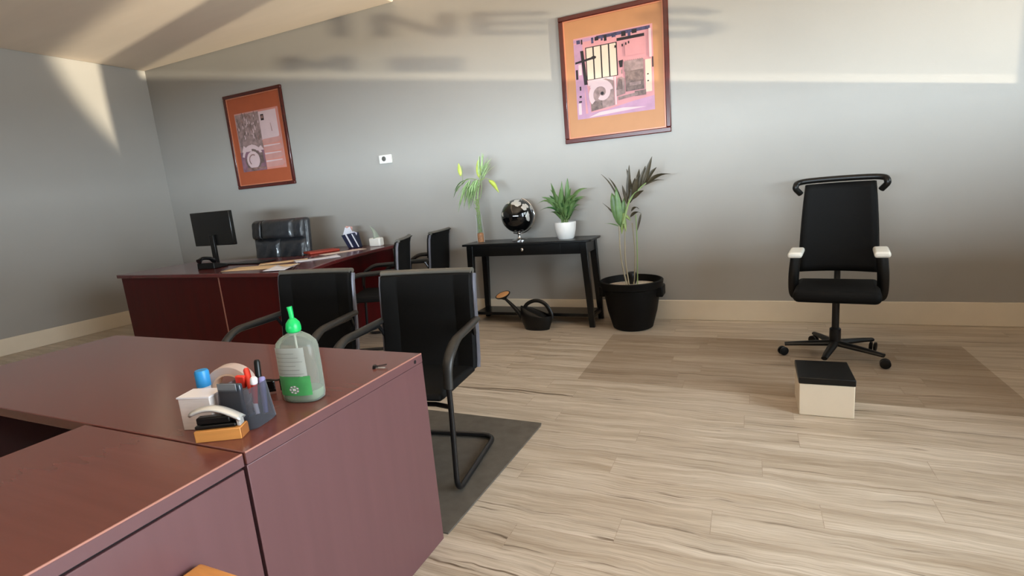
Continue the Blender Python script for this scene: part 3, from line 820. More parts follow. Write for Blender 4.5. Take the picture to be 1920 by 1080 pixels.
# watering can
t = thing('watering_can', 'black plastic watering can with tan sprinkler face on the floor under the table', 'watering can', (-1.815, 4.40, 0), 0)
bd = MB()
sec = [(0.0, 0.118, 0.062), (0.02, 0.124, 0.07), (0.09, 0.152, 0.078), (0.13, 0.157, 0.078), (0.165, 0.15, 0.07)]
rings = []
for z, rx, ry in sec:
    rg = []
    for k in range(28):
        a = 2 * PI * k / 28; x = rx * math.cos(a); lip = 0.0
        if z > 0.15: lip = -0.06 * (x / rx) * 0.9
        rg.append(bd.b.verts.new((x, ry * math.sin(a), z + lip)))
    rings.append(rg)
for i in range(len(rings) - 1):
    for k in range(28): bd._f([rings[i][k], rings[i][(k + 1) % 28], rings[i + 1][(k + 1) % 28], rings[i + 1][k]])
bd._f(rings[0][::-1])
bd.build('body', M['black_plastic'], t, solid=0.004)
tp = MB(); tp.grid(lambda u, v: Vector((-0.15 + 0.24 * u, (v - 0.5) * 0.128 * math.sqrt(max(0.02, 1 - (2 * (u * 0.8 - 0.5)) ** 2)), 0.215 - 0.075 * u - 0.03 * u * u + 0.008 * math.sin(PI * v))), 10, 6)
tp.build('top_cover', M['black_plastic'], t, solid=0.003)
MB().tube(smooth_path([(-0.135, 0, 0.10), (-0.19, 0, 0.17), (-0.25, 0, 0.235), (-0.315, 0, 0.295)]), [0.026 - 0.014 * i / 24 for i in range(25)], 14).build('spout', M['black_plastic'], t)
rot = Matrix.Translation((-0.315, 0, 0.29)) @ Matrix.Rotation(math.radians(-12), 4, 'Y') @ Matrix.Rotation(math.radians(18), 4, 'X')
ro = MB().lathe([(0.012, -0.01), (0.03, 0.01), (0.066, 0.034), (0.07, 0.042), (0.066, 0.046), (0.06, 0.044)], seg=28, sx=1.1, mtx=rot).build('sprinkler_head', M['black_plastic'], t)
MB().lathe([(0.06, 0.0445), (0.02, 0.05), (0.002, 0.051)], seg=28, sx=1.1, mtx=rot).build('sprinkler_face', M['tan_disc'], ro)
MB().tube(smooth_path([(-0.125, 0, 0.165), (-0.09, 0, 0.235), (0.0, 0, 0.272), (0.09, 0, 0.245), (0.145, 0, 0.16), (0.15, 0, 0.105)]), 0.0145, 10, flat=1.25).build('handle', M['black_plastic'], t)

# ------------------------------------------------------------------ guest chairs


def make_chair(label, cat_group, loc, rz):
    t = thing('guest_chair', label, 'chair', loc, rz, cat_group)
    hw, yf, yb = 0.285, -0.27, 0.26
    fr = MB()
    path = []
    L_ = [(-hw + 0.02, yb - 0.10, 0.655), (-hw, yf + 0.13, 0.655), (-hw, yf + 0.02, 0.57), (-hw, yf + 0.025, 0.42), (-hw, yf - 0.005, 0.016), (-hw, yb, 0.016)]
    R_ = [(-x, y, z) for x, y, z in L_][::-1]
    fr.tube(fillet(L_ + R_, 0.07, 6), 0.0125, 10)
    fr.build('cantilever_frame', M['black_steel'], t)
    for s in (-1, 1):
        p = fillet([(s * (hw - 0.02), yb - 0.05, 0.672), (s * hw, yf + 0.14, 0.664), (s * hw, yf + 0.035, 0.60), (s * hw, yf + 0.02, 0.485)], 0.08, 7)
        MB().tube(p, [0.021 + 0.004 * math.sin(PI * i / (len(p) - 1)) for i in range(len(p))], 12, flat=0.75).build('armrest', M['arm_grey'], t)
    # seat shell: front edge rolls down, rear meets the back
    st = MB(); prof = [(-0.255, 0.425), (-0.25, 0.452), (-0.20, 0.465), (0.05, 0.452), (0.18, 0.44), (0.185, 0.405), (0.05, 0.41), (-0.2, 0.418)]
    n = len(prof); a_ = [st.b.verts.new((-0.245, y, z)) for y, z in prof]; b_ = [st.b.verts.new((0.245, y, z)) for y, z in prof]
    st._f(a_); st._f(b_[::-1])
    for i in range(n): st._f([a_[i], b_[i], b_[(i + 1) % n], a_[(i + 1) % n]])
    st.build('seat', M['black_fabric'], t, bevel=0.014, seg=3)
    # back: a padded slab, reclined, with two stitched channels and a rolled top
    bk = MB(); zz = [0.43, 0.47, 0.6, 0.75, 0.86, 0.90, 0.915]
    fy = [0.165, 0.178, 0.196, 0.208, 0.220, 0.232, 0.252]
    xs = [-0.255, -0.245, -0.168, -0.160, -0.152, 0, 0.152, 0.160, 0.168, 0.245, 0.255]
    fv, bv = [], []
    for z, y in zip(zz, fy):
        rf, rb = [], []
        for x in xs:
            ch = 0.004 if abs(abs(x) - 0.160) < 0.002 and 0.46 < z < 0.88 else 0
            cv = 0.020 * (x / 0.255) ** 2
            ed = 0.010 if abs(x) > 0.25 else 0
            rf.append(bk.b.verts.new((x, y - cv + ch + ed + (0.0), z))); rb.append(bk.b.verts.new((x, y + 0.042 - cv - ed, z)))
        fv.append(rf); bv.append(rb)
    for i in range(len(zz) - 1):
        for j in range(len(xs) - 1):
            bk._f([fv[i][j], fv[i][j + 1], fv[i + 1][j + 1], fv[i + 1][j]]); bk._f([bv[i][j + 1], bv[i][j], bv[i + 1][j], bv[i + 1][j + 1]])
    for j in range(len(xs) - 1):
        bk._f([fv[0][j + 1], fv[0][j], bv[0][j], bv[0][j + 1]]); bk._f([fv[-1][j], fv[-1][j + 1], bv[-1][j + 1], bv[-1][j]])
    for i in range(len(zz) - 1):
        bk._f([fv[i][0], fv[i + 1][0], bv[i + 1][0], bv[i][0]]); bk._f([fv[i + 1][-1], fv[i][-1], bv[i][-1], bv[i + 1][-1]])
    bo = bk.build('backrest', M['black_fabric'], t, sharp=35)
    rl = MB(); rl.tube([(x, 0.262 - 0.02 * (x / 0.255) ** 2, 0.914) for x in xs], 0.022, 12, flat=0.75)
    rl.build('rolled_top', M['top_lit_strip'], bo)
    for s in (-1, 1):
        MB().tube([(s * 0.262, y + 0.012, z) for y, z in zip(fy[:-1], zz[:-1])], 0.0125, 8).build('side_upright', M['lit_steel'], bo)
    br = MB(); br.tube([(-hw, yf + 0.025, 0.40), (-0.2, yf + 0.06, 0.395), (0.2, yf + 0.06, 0.395), (hw, yf + 0.025, 0.40)], 0.011, 8)
    br.build('seat_bracket', M['black_steel'], t)
    for s in (-1, 1):
        MB().tube([(s * (hw - 0.02), yb - 0.10, 0.655), (s * 0.255, 0.19, 0.60)], 0.010, 8).build('back_bracket', M['black_steel'], t)
    return t


GRP = 'black guest chairs with cantilever frames'
FTH = 0.007   # thickness of the rubber floor mat the near pair stands on
ch = make_chair('black guest chair facing the near desk, standing by the edge of the charcoal mat', GRP, (-1.486, 1.999, FTH), 0.14)
copy_thing(ch, (-2.33, 2.08, FTH), 0.10, 'black guest chair facing the near desk, directly behind the sanitizer bottle')
c3 = copy_thing(ch, (-3.10, 3.84, 0), math.radians(-66), 'black guest chair drawn up to the front of the dark red corner desk')
c4 = copy_thing(ch, (-3.12, 4.52, 0), math.radians(-79), 'black guest chair backed up to the grey wall beside the console table')
for c in (c3, c4): c.scale = (1.04, 1.04, 1.04)

# ------------------------------------------------------------------ dark red corner desk at the far left
DH = 0.815
t = thing('corner_desk', 'dark red wooden corner desk with papers on it, in the far left corner', 'desk', (-4.2, 3.9, 0))
ox, oy = -4.2, 3.9


def loc2(pts): return [(x - ox, y - oy) for x, y in pts]


front = [(-3.17, 2.955)] + [(p.x, p.y) for p in smooth_path([(-3.20, 3.05, 0), (-3.27, 3.25, 0), (-3.42, 3.66, 0), (-3.53, 4.25, 0), (-3.56, 4.80, 0)], 4)]
MB().prism(loc2(front + [(-4.45, 4.80), (-4.18, 4.02), (-3.37, 3.09)]), DH - 0.035, DH).build('desk_top', M['cherry_top'], t, bevel=0.006)
MB().prism(loc2([(-3.18, 2.95), (-3.375, 3.085), (-4.185, 4.015), (-5.6, 3.82), (-5.6, 3.0)]), DH - 0.035, DH).build('return_top', M['cherry_top'], t, bevel=0.006)
ins = [(x - 0.10, y) for x, y in front[1:]]
MB().prism(loc2(ins + [(x - 0.03, y) for x, y in ins[::-1]]), 0.02, DH - 0.035).build('bowed_front_panel', M['cherry'], t)
rp = MB(); rp.box(-4.17 - ox, -3.30 - ox, 3.02 - oy, 3.045 - oy, 0.02, DH - 0.035); rp.box(-5.56 - ox, -4.18 - ox, 3.02 - oy, 3.045 - oy, 0.02, DH - 0.035)
rp.build('return_front_panel', M['cherry'], t, bevel=0.003)
MB().box(-4.181 - ox, -4.169 - ox, 3.017 - oy, 3.046 - oy, 0.02, DH - 0.036).build('seam_strip', M['edge'], t)
MB().box(-5.58 - ox, -5.555 - ox, 3.03 - oy, 3.78 - oy, 0, DH - 0.035).build('end_panel', M['cherry'], t, bevel=0.003)
MB().box(-4.4 - ox, -3.68 - ox, 4.75 - oy, 4.775 - oy, 0, DH - 0.035).build('end_panel', M['cherry'], t, bevel=0.003)
MB().box(-5.55 - ox, -5.1 - ox, 3.1 - oy, 3.7 - oy, 0.05, DH - 0.035).build('drawer_pedestal', M['cherry'], t, bevel=0.003)

# executive chair behind the corner desk
t = thing('executive_chair', 'black leather executive chair with padded headrest behind the dark red desk', 'chair', (-4.77, 4.22, 0))


def pad(x0, x1, z0, z1, y, bulge, wrinkle, seed, nx=18, nz=14):
    m = MB(); r_ = random.Random(seed); ph = [r_.random() * 6 for _ in range(6)]

    def f(u, v):
        e = (1 - (2 * u - 1) ** 6) * (1 - (2 * v - 1) ** 6)
        wv = wrinkle * (math.sin(9 * u + 7 * v + ph[0]) * math.sin(5 * v - 4 * u + ph[1]) + 0.6 * math.sin(15 * (u - v) + ph[2]))
        return Vector((x0 + (x1 - x0) * u, y - bulge * e ** 0.5 - wv * e + 0.03 * v, z0 + (z1 - z0) * v))
    m.grid(f, nx, nz); return m


sh = MB(); sh.frustum([(-0.415, 0.02, 0.50), (0.405, 0.02, 0.50), (0.405, 0.09, 0.50), (-0.415, 0.09, 0.50)], [(-0.415, 0.06, 1.20), (0.415, 0.06, 1.20), (0.415, 0.14, 1.20), (-0.415, 0.14, 1.20)])
back = sh.build('back_shell', M['leather'], t, bevel=0.035, seg=4)
pad(-0.385, -0.245, 0.985, 1.195, 0.045, 0.055, 0.002, 1).build('headrest_end', M['leather'], back)
pad(-0.245, 0.245, 0.985, 1.20, 0.045, 0.065, 0.003, 2).build('headrest_roll', M['leather'], back)
pad(0.245, 0.385, 0.985, 1.195, 0.045, 0.055, 0.002, 3).build('headrest_end', M['leather'], back)
pad(-0.38, 0.0, 0.52, 0.985, 0.02, 0.045, 0.007, 4).build('back_cushion', M['leather'], back)
pad(0.0, 0.38, 0.52, 0.985, 0.02, 0.045, 0.007, 6).build('back_cushion', M['leather'], back)
MB().box(-0.31, 0.31, -0.40, 0.10, 0.40, 0.52).build('seat', M['leather'], t, bevel=0.04, seg=4)
for s in (-1, 1):
    MB().tube(fillet([(s * 0.33, 0.05, 0.62), (s * 0.35, -0.28, 0.64), (s * 0.35, -0.30, 0.46), (s * 0.28, -0.2, 0.43)], 0.06), 0.024, 10).build('armrest', M['black_plastic'], t)
MB().lathe([(0.03, 0.10), (0.03, 0.40)], seg=16).build('gas_column', M['black_steel'], t)
for k in range(5):
    a = k * 2 * PI / 5 + 0.3
    lg = MB().tube([(0.02 * math.cos(a), 0.02 * math.sin(a), 0.12), (0.29 * math.cos(a), 0.29 * math.sin(a), 0.075)], [0.028, 0.018], 8).build('base_leg', M['black_plastic'], t)
    MB().lathe([(0.02, -0.012), (0.028, -0.008), (0.028, 0.008), (0.02, 0.012)], seg=16, mtx=Matrix.Translation((0.29 * math.cos(a), 0.29 * math.sin(a), 0.029)) @ Matrix.Rotation(a, 4, 'Z') @ Matrix.Rotation(PI / 2, 4, 'X')).build('caster', M['black_plastic'], lg)

# things on the corner desk
t = thing('monitor', 'black computer monitor at the left end of the dark red desk', 'monitor', (-4.80, 3.52, DH))
MB().box(-0.285, 0.275, -0.02, 0.02, 0.195, 0.525).build('housing', M['screen'], t, bevel=0.006)
MB().box(-0.27, 0.26, 0.0195, 0.0225, 0.21, 0.51).build('screen', M['screen'], t)
MB().box(-0.03, 0.03, -0.045, -0.02, 0.01, 0.30).build('neck', M['black_plastic'], t, bevel=0.004)
MB().box(-0.12, 0.12, -0.10, 0.06, 0, 0.012).build('foot', M['black_plastic'], t, bevel=0.004)
t = thing('desk_phone', 'black desk phone in front of the monitor on the dark red desk', 'phone', (-4.64, 3.33, DH), 0.2)
MB().frustum([(-0.10, -0.09, 0), (0.09, -0.09, 0), (0.09, 0.09, 0), (-0.10, 0.09, 0)], [(-0.10, -0.085, 0.06), (0.085, -0.085, 0.06), (0.085, 0.085, 0.025), (-0.10, 0.085, 0.025)]).build('base', M['black_plastic'], t, bevel=0.006)
h = MB(); h.tube(smooth_path([(-0.06, -0.10, 0.075), (-0.06, -0.05, 0.098), (-0.06, 0.04, 0.085), (-0.06, 0.09, 0.055)]), [0.026, 0.024, 0.022, 0.02, 0.018, 0.017, 0.016, 0.016, 0.016, 0.016, 0.016, 0.016, 0.016, 0.016, 0.016, 0.017, 0.018, 0.019, 0.02, 0.022, 0.024, 0.025, 0.025, 0.025, 0.025], 10)
h.build('handset', mat('glossy_black_plastic', (16, 16, 17), 0.15, coat=0.3), t)
o = MB().box(-0.2, 0.2, -0.11, 0.11, 0, 0.012).build('desk_pad', M['black_plastic'], bevel=0.004)
o.location = (-4.45, 3.60, DH); o.rotation_euler = (0, 0, 0.05); tag(o, 'flat black pad lying on the desk between phone and leather chair', 'pad')
rnd = random.Random(2)


def sheet(name, label, cat, x, y, rz, wx, wy, m, z, curl=0.0, group=None):
    b = MB(); b.grid(lambda u, v: Vector(((u - 0.5) * wx, (v - 0.5) * wy, 0.003 + curl * (abs(2 * u - 1) ** 3) * v)), 10, 6)
    o = b.build(name, m, solid=0.0025); o.location = (x, y, DH + z); o.rotation_euler = (0, 0, rz)
    return tag(o, label, cat, group)


sheet('manila_folder', 'long cream folder lying along the edge of the dark red desk', 'folder', -3.92, 3.25, 0.22, 0.62, 0.24, M['manila'], 0.0)
sheet('manila_folder', 'cream folder lying in front of the leather chair on the desk', 'folder', -4.0, 3.58, 0.75, 0.42, 0.16, M['manila'], 0.0)
sheet('paper_sheet', 'crumpled white paper hanging at the desk edge next to the seam', 'paper', -3.53, 3.12, 0.2, 0.20, 0.20, M['paper'], 0.006, 0.02, 'loose papers on the corner desk')
sheet('paper_sheet', 'white paper lying just right of the diagonal seam in the desk', 'paper', -3.72, 3.72, 0.95, 0.40, 0.17, M['paper'], 0.0, 0.008, 'loose papers on the corner desk')
sheet('paper_sheet', 'pinkish cream paper lying in front of the navy card holder', 'paper', -3.85, 4.22, 1.2, 0.46, 0.15, mat('blush_paper', (236, 214, 200), 0.7), 0.0, 0.0, 'loose papers on the corner desk')
o = MB().prism([(-0.16, -0.11), (0.16, -0.11), (0.16, 0.11), (-0.16, 0.11)], 0, 0.025).build('red_binder', M['red_folder'], bevel=0.008)
o.location = (-4.18, 4.26, DH); o.rotation_euler = (0, 0, 1.1); tag(o, 'red binder lying on the desk left of the navy card holder', 'binder')
t = thing('card_holder', 'navy desk holder stuffed with white cards and leaflets on the dark red desk', 'holder', (-4.02, 4.60, DH), 0.25)
MB().frustum([(-0.055, -0.045, 0), (0.075, -0.045, 0), (0.075, 0.045, 0), (-0.055, 0.045, 0)], [(-0.115, -0.06, 0.15), (0.04, -0.06, 0.17), (0.04, 0.06, 0.17), (-0.115, 0.06, 0.15)]).build('holder_body', M['navy'], t, bevel=0.006)
s = MB()
for x0, x1 in ((-0.03, -0.012), (0.045, 0.058)):
    s.frustum([(x0 + 0.02, -0.048, 0.01), (x1 + 0.02, -0.048, 0.01), (x1 + 0.02, -0.044, 0.01), (x0 + 0.02, -0.044, 0.01)], [(x0 - 0.035, -0.0635, 0.158), (x1 - 0.035, -0.0635, 0.158), (x1 - 0.035, -0.058, 0.158), (x0 - 0.035, -0.058, 0.158)])
s.build('white_stripe', M['paper'], t)
t0 = t
for i, (x, y, z, rx, ry, w_, h_, m_, lb) in enumerate(((-0.09, 0.0, 0.13, 0.2, 0.5, 0.07, 0.12, M['paper'], 'white leaflet sticking up left in the navy holder'), (-0.03, 0.01, 0.15, 0.1, -0.35, 0.06, 0.10, M['paper'], 'white card standing in the middle of the navy holder'), (-0.07, 0.03, 0.15, 0.0, 0.15, 0.08, 0.11, mat('pale_pink_card', (208, 160, 150), 0.6), 'pale pink card at the back of the navy holder'), (0.012, -0.01, 0.12, 0.3, 0.5, 0.05, 0.085, mat('lavender_card', (214, 210, 226), 0.6), 'lavender white card leaning right in the navy holder'))):
    mt = Matrix.Translation((-4.02 + x * 0.97, 4.60 + y + x * 0.25, DH + z)) @ Matrix.Rotation(0.25, 4, 'Z') @ Matrix.Rotation(rx, 4, 'X') @ Matrix.Rotation(ry, 4, 'Y')
    o = MB().box(-w_ / 2, w_ / 2, -0.0015, 0.0015, -0.03, h_ - 0.02).build('card', m_)
    o.matrix_world = mt; tag(o, lb, 'card', 'cards in the navy holder')
t = thing('spike_trophy', 'curved frosted spike on a white block at the right end of the desk', 'trophy', (-3.75, 4.66, DH), 0.1)
MB().box(-0.078, 0.062, -0.045, 0.045, 0, 0.095).build('block', M['white_plastic'], t, bevel=0.016, seg=3)
hn = MB(); hn.tube(smooth_path([(0.0, 0, 0.09), (-0.015, 0, 0.15), (-0.045, 0, 0.2), (-0.075, 0, 0.235)], 6), [0.052 - 0.051 * (i / 18) ** 0.85 for i in range(19)], 12, flat=0.5)
hn.build('spike', M['acrylic'], t)

# ------------------------------------------------------------------ near desk
NH = 0.75
t = thing('office_desk', 'mahogany office desk in the foreground carrying the sanitizer bottle', 'desk', (-2.0, 1.13, 0))
ox, oy = -2.0, 1.13
x0, x1, y0, y1 = -2.92 - ox, -1.08 - ox, 0.763 - oy, 1.505 - oy
dt = MB().box(x0, x1, y0, y1, NH - 0.032, NH).build('desk_top', M['mahogany'], t, bevel=0.0025)
MB().box(x1 - 0.0035, x1 + 0.0006, y0 + 0.001, y1 - 0.001, NH - 0.0036, NH + 0.0005).build('edge_highlight', M['edge'], dt, bevel=0.001)  # painted highlight line along the top's edge
MB().box(x1 - 0.002, x1 + 0.0004, y0 + 0.001, y1 - 0.001, NH - 0.0315, NH - 0.0037).build('edge_strip', M['mahogany_panel'], dt)
MB().box(x1 - 0.0300, x1 - 0.0005, y0, y1, 0, NH - 0.0335).build('end_panel', M['mahogany_panel'], t, bevel=0.0015)
MB().box(x0, x0 + 0.03, y0, y1, 0, NH - 0.0335).build('end_panel', M['mahogany_panel'], t, bevel=0.0015)
MB().box(x0 + 0.03, x1 - 0.03, y1 - 0.10, y1 - 0.08, 0.12, NH - 0.033).build('modesty_panel', M['mahogany_panel'], t)
sc = MB().lathe([(0.007, 0), (0.007, 0.0015), (0.004, 0.002)], seg=12, mtx=Matrix.Translation((x1 - 0.0005, y1 - 0.045, NH - 0.018)) @ Matrix.Rotation(PI / 2, 4, 'Y')).build('cam_cover', M['groove'], t)
t = thing('desk_return', 'mahogany drawer return butted against the foreground desk', 'desk', (-1.4, 0.1, 0))
ox, oy = -1.4, 0.1
a0, a1, b0, b1 = -1.72 - ox, -1.08 - ox, -0.62 - oy, 0.757 - oy
rt = MB().box(a0, a1, b0, b1, NH - 0.032, NH).build('return_top', M['mahogany'], t, bevel=0.0025)
MB().box(a1 - 0.0035, a1 + 0.0006, b0 + 0.001, b1 - 0.001, NH - 0.0036, NH + 0.0005).build('edge_highlight', M['edge'], rt, bevel=0.001)  # same painted highlight on the return
MB().box(a1 - 0.002, a1 + 0.0004, b0 + 0.001, b1 - 0.001, NH - 0.0315, NH - 0.0037).build('edge_strip', M['mahogany_panel'], rt)
MB().box(a0 + 0.01, a1 - 0.010, b0 + 0.002, b1 - 0.002, 0, NH - 0.033).build('carcass', M['groove'], t)
for k in range(3):
    z0, z1 = (0.05, 0.27, 0.49)[k], (0.265, 0.485, 0.711)[k]
    if k == 2:
        MB().box(a1 - 0.0105, a1 - 0.0005, b0 + 0.002, b1 - 0.003, 0.05, 0.711).build('back_panel', M['mahogany_panel'], t, bevel=0.002)

# sanitizer bottle on the near desk
t = thing('sanitizer_bottle', 'clear hand sanitizer pump bottle with bright green cap on the near desk', 'bottle', (-1.192, 1.062, NH), math.radians(12))
t.scale = (0.88, 0.95, 0.968)


def body_ring(z, rx, ry, n=40, p=2.6):
    out = []
    for k in range(n):
        a = 2 * PI * k / n
        c, s = math.cos(a), math.sin(a)
        out.append(Vector((rx * abs(c) ** (2 / p) * (1 if c >= 0 else -1), ry * abs(s) ** (2 / p) * (1 if s >= 0 else -1), z)))
    return out


def loft(m, rings, cap0=True, cap1=True):
    vs = [[m.b.verts.new(p) for p in r] for r in rings]; n = len(vs[0])
    for i in range(len(vs) - 1):
        for k in range(n): m._f([vs[i][k], vs[i][(k + 1) % n], vs[i + 1][(k + 1) % n], vs[i + 1][k]])
    if cap0: m._f(vs[0][::-1])
    if cap1: m._f(vs[-1])


bt = MB(); loft(bt, [body_ring(z, rx, ry) for z, rx, ry in ((0.001, 0.060, 0.034), (0.006, 0.067, 0.040), (0.02, 0.070, 0.042), (0.10, 0.071, 0.042), (0.165, 0.070, 0.041), (0.18, 0.066, 0.038), (0.196, 0.048, 0.030), (0.206, 0.026, 0.022), (0.21, 0.0165, 0.0165), (0.222, 0.016, 0.016))])
bod = bt.build('bottle_body', M['clear_bottle'], t, sharp=60)
gl = MB(); loft(gl, [body_ring(z, rx, ry) for z, rx, ry in ((0.004, 0.056, 0.031), (0.012, 0.0655, 0.0385), (0.03, 0.067, 0.0395), (0.036, 0.067, 0.0395))]); gl.build('gel', M['gel'], bod, sharp=60)
lb = MB()


def on_front(u, z, off): 
    x = u; p = 2.6
    y = -0.0425 * (1 - min(0.999, abs(x / 0.0715)) ** p) ** (1 / p) - off
    return Vector((x, y, z))


def patch(mi, u0, u1, z0, z1, off, n=10):
    lb.mi = mi; lb.grid(lambda u, v: on_front(u0 + (u1 - u0) * u, z0 + (z1 - z0) * v, off), n, 1)


patch(0, -0.056, 0.05, 0.086, 0.172, 0.0008); patch(1, -0.056, 0.056, 0.026, 0.085, 0.0008)
for k in range(6): patch(2, -0.05, 0.042 - 0.012 * (k % 3), 0.092 + k * 0.0125, 0.0935 + k * 0.0125, 0.0014)
for k in range(14):                                            # round emblem low on the label
    a_ = 2 * PI * k / 14
    patch(3 if k % 2 else 2, 0.0 + 0.0135 * math.cos(a_) - 0.0035, 0.0135 * math.cos(a_) + 0.0035, 0.045 + 0.010 * math.sin(a_) - 0.0022, 0.045 + 0.010 * math.sin(a_) + 0.0022, 0.0016, 2)
patch(3, -0.006, 0.006, 0.041, 0.049, 0.0015, 3)
lb.build('label', [M['label_clear'], M['label_green'], M['label_ink'], M['white_cap']], bod)
MB().tube([(0.0, 0, 0.02), (0.0, 0, 0.21)], 0.0035, 8).build('dip_tube', M['white_cap'], bod)
pc = MB(); pc.lathe([(0.018, 0.21), (0.0225, 0.214), (0.0235, 0.224), (0.021, 0.238), (0.012, 0.249), (0.008, 0.252)], seg=24)
pump = pc.build('pump_cap', M['pump_green'], t)
MB().tube([(0, 0, 0.25), (-0.001, 0, 0.272), (-0.003, 0, 0.287)], [0.007, 0.0075, 0.0085], 12).build('nozzle', M['pump_green'], pump)
MB().lathe([(0.0175, 0.2045), (0.0175, 0.2095)], seg=20).build('collar', M['white_cap'], pump)

# binder clip near the far edge of the near desk
t = thing('binder_clip', 'small dark binder clip lying near the corner of the foreground desk', 'clip', (-1.146, 1.336, NH), 0.5)
MB().frustum([(-0.014, -0.008, 0), (0.006, -0.008, 0), (0.006, 0.008, 0), (-0.014, 0.008, 0)], [(-0.012, -0.007, 0.010), (-0.004, -0.007, 0.010), (-0.004, 0.007, 0.010), (-0.012, 0.007, 0.010)]).build('spring_body', M['black_plastic'], t)
MB().tube(fillet([(0.002, -0.006, 0.006), (0.034, -0.006, 0.009), (0.034, 0.004, 0.009), (0.002, 0.004, 0.006)], 0.004), 0.0011, 6).build('wire_handle', M['black_steel'], t)
MB().tube(fillet([(-0.006, -0.006, 0.002), (0.028, -0.016, 0.002), (0.03, -0.01, 0.002), (-0.006, 0.002, 0.002)], 0.004), 0.0011, 6).build('wire_handle', M['silver'], t)

# desk organizer with pens
OX, OY = -1.225, 0.895
t = thing('desk_organizer', 'smoky clear desk organizer full of pens on the near desk', 'organizer', (OX, OY, NH), math.radians(12))
og = MB(); loft(og, [body_ring(z, rx, ry, 36, 4.5) for z, rx, ry in ((0, 0.056, 0.050), (0.004, 0.059, 0.053), (0.107, 0.049, 0.045))], True, False)
og.build('outer_cup', M['smoke'], t, sharp=60)
MB().box(-0.046, 0.022, -0.036, -0.022, 0.024, 0.120).build('slate_divider', M['smoke_dark'], t, bevel=0.004)
MB().box(-0.046, 0.022, -0.021, 0.03, 0.022, 0.028).build('slate_shelf', M['smoke_dark'], t)
MB().box(-0.042, 0.015, -0.040, -0.037, 0.100, 0.123).build('front_lip', mat('grey_lip_plastic', (120, 124, 128), 0.3), t, bevel=0.002)


def pen(label, cat, base, tip, r, m_body, m_cap, capfrac=0.3, name='pen'):
    b, e_ = Vector(base), Vector(tip); d = e_ - b
    t = thing(name, label, cat, b, 0, 'pens and markers in the organizer')
    MB().tube([(0, 0, 0), d * (1 - capfrac)], [r * 0.8, r], 10).build('barrel', m_body, t)
    MB().tube([d * (1 - capfrac), d * 0.96, d], [r * 1.12, r * 1.08, r * 0.7], 10).build('cap', m_cap, t)
    return t


pen('red marker leaning left in the organizer', 'marker', (-1.200, 0.906, NH + 0.02), (-1.252, 0.935, NH + 0.135), 0.0075, M['white_cap'], M['red_plastic'], 0.55, 'marker')
pen('red marker with white end leaning right in the organizer', 'marker', (-1.215, 0.914, NH + 0.03), (-1.198, 0.912, NH + 0.122), 0.0085, M['red_plastic'], M['white_cap'], 0.2, 'marker')
pen('tall black marker standing upright in the organizer', 'marker', (-1.206, 0.925, NH + 0.01), (-1.217, 0.945, NH + 0.158), 0.0075, M['black_plastic'], M['black_plastic'], 0.35, 'marker')
pen('violet grey highlighter at the right of the organizer', 'highlighter', (-1.186, 0.92, NH + 0.02), (-1.197, 0.935, NH + 0.115), 0.008, M['violet'], M['violet'], 0.3, 'highlighter')
o = MB().box(-0.013, 0.013, -0.006, 0.006, 0, 0.035).build('eraser', M['red_plastic'], bevel=0.003)
o.location = (-1.258, 0.918, NH + 0.086); o.rotation_euler = (0.1, 0.08, 0.3); tag(o, 'red rubber eraser standing in the organizer behind the slate divider', 'eraser')
# rolls and small things behind/left of the organizer
t = thing('tape_roll', 'clear roll of tape standing on edge behind the organizer', 'tape', (-1.35, 0.955, NH), math.radians(25))
mt = Matrix.Translation((0, 0, 0.066)) @ Matrix.Rotation(PI / 2, 4, 'X')
MB().lathe([(0.045, -0.02), (0.064, -0.02), (0.066, -0.016), (0.066, 0.016), (0.064, 0.02), (0.045, 0.02), (0.045, -0.02)], seg=36, cap=False, mtx=mt).build('tape', M['tape'], t)
MB().lathe([(0.040, -0.0205), (0.0448, -0.0205), (0.0448, 0.0205), (0.040, 0.0205), (0.040, -0.0205)], seg=30, cap=False, mtx=mt).build('core', mat('cardboard_core', (214, 178, 150), 0.7), t)
t = thing('glue_stick', 'white glue stick with sky blue cap behind the organizer', 'glue', (-1.395, 0.905, NH))
MB().lathe([(0.0165, 0), (0.0165, 0.085)], seg=20).build('tube', M['white_cap'], t)
MB().lathe([(0.0185, 0.085), (0.0185, 0.125), (0.016, 0.131)], seg=20).build('cap', M['blue_plastic'], t)
t = thing('notepad_stack', 'stack of white note sheets leaning at the left of the organizer', 'notepad', (-1.33, 0.85, NH), 0.3)
MB().box(-0.045, 0.045, -0.03, 0.03, 0, 0.088).build('sheets', mat('note_paper_edges', (226, 214, 206), 0.7, var=0.06, vscale=140, stretch=(0.1, 0.1, 1)), t, bevel=0.002)
MB().box(-0.047, 0.047, -0.032, 0.032, 0.088, 0.092).build('cover', M['white_cap'], t)
# wooden box carrying a silver and black stapler
t = thing('wooden_box', 'small honey coloured wooden box under the silver stapler', 'box', (-1.195, 0.815, NH), math.radians(28))
MB().box(-0.075, 0.038, -0.021, 0.021, 0, 0.03).build('box_body', M['light_wood'], t, bevel=0.002)
MB().box(0.0375, 0.0395, -0.0195, 0.0195, 0.002, 0.028).build('end_face', M['light_wood_end'], t)
t = thing('stapler', 'silver and black stapler resting on the small wooden box', 'stapler', (-1.195, 0.815, NH + 0.0305), math.radians(28))
MB().box(-0.075, 0.025, -0.014, 0.014, 0, 0.010).build('base', M['black_plastic'], t, bevel=0.003)
MB().box(-0.07, 0.012, -0.011, 0.011, 0.011, 0.030).build('magazine', M['black_plastic'], t, bevel=0.004)
arm = MB(); arm.grid(lambda u, v: Vector((-0.082 + 0.12 * u, (v - 0.5) * 0.030, 0.034 + 0.022 * math.sin(PI * (0.15 + 0.85 * u)) - 0.014 * u * u - 0.006 * (2 * v - 1) ** 2)), 14, 6)
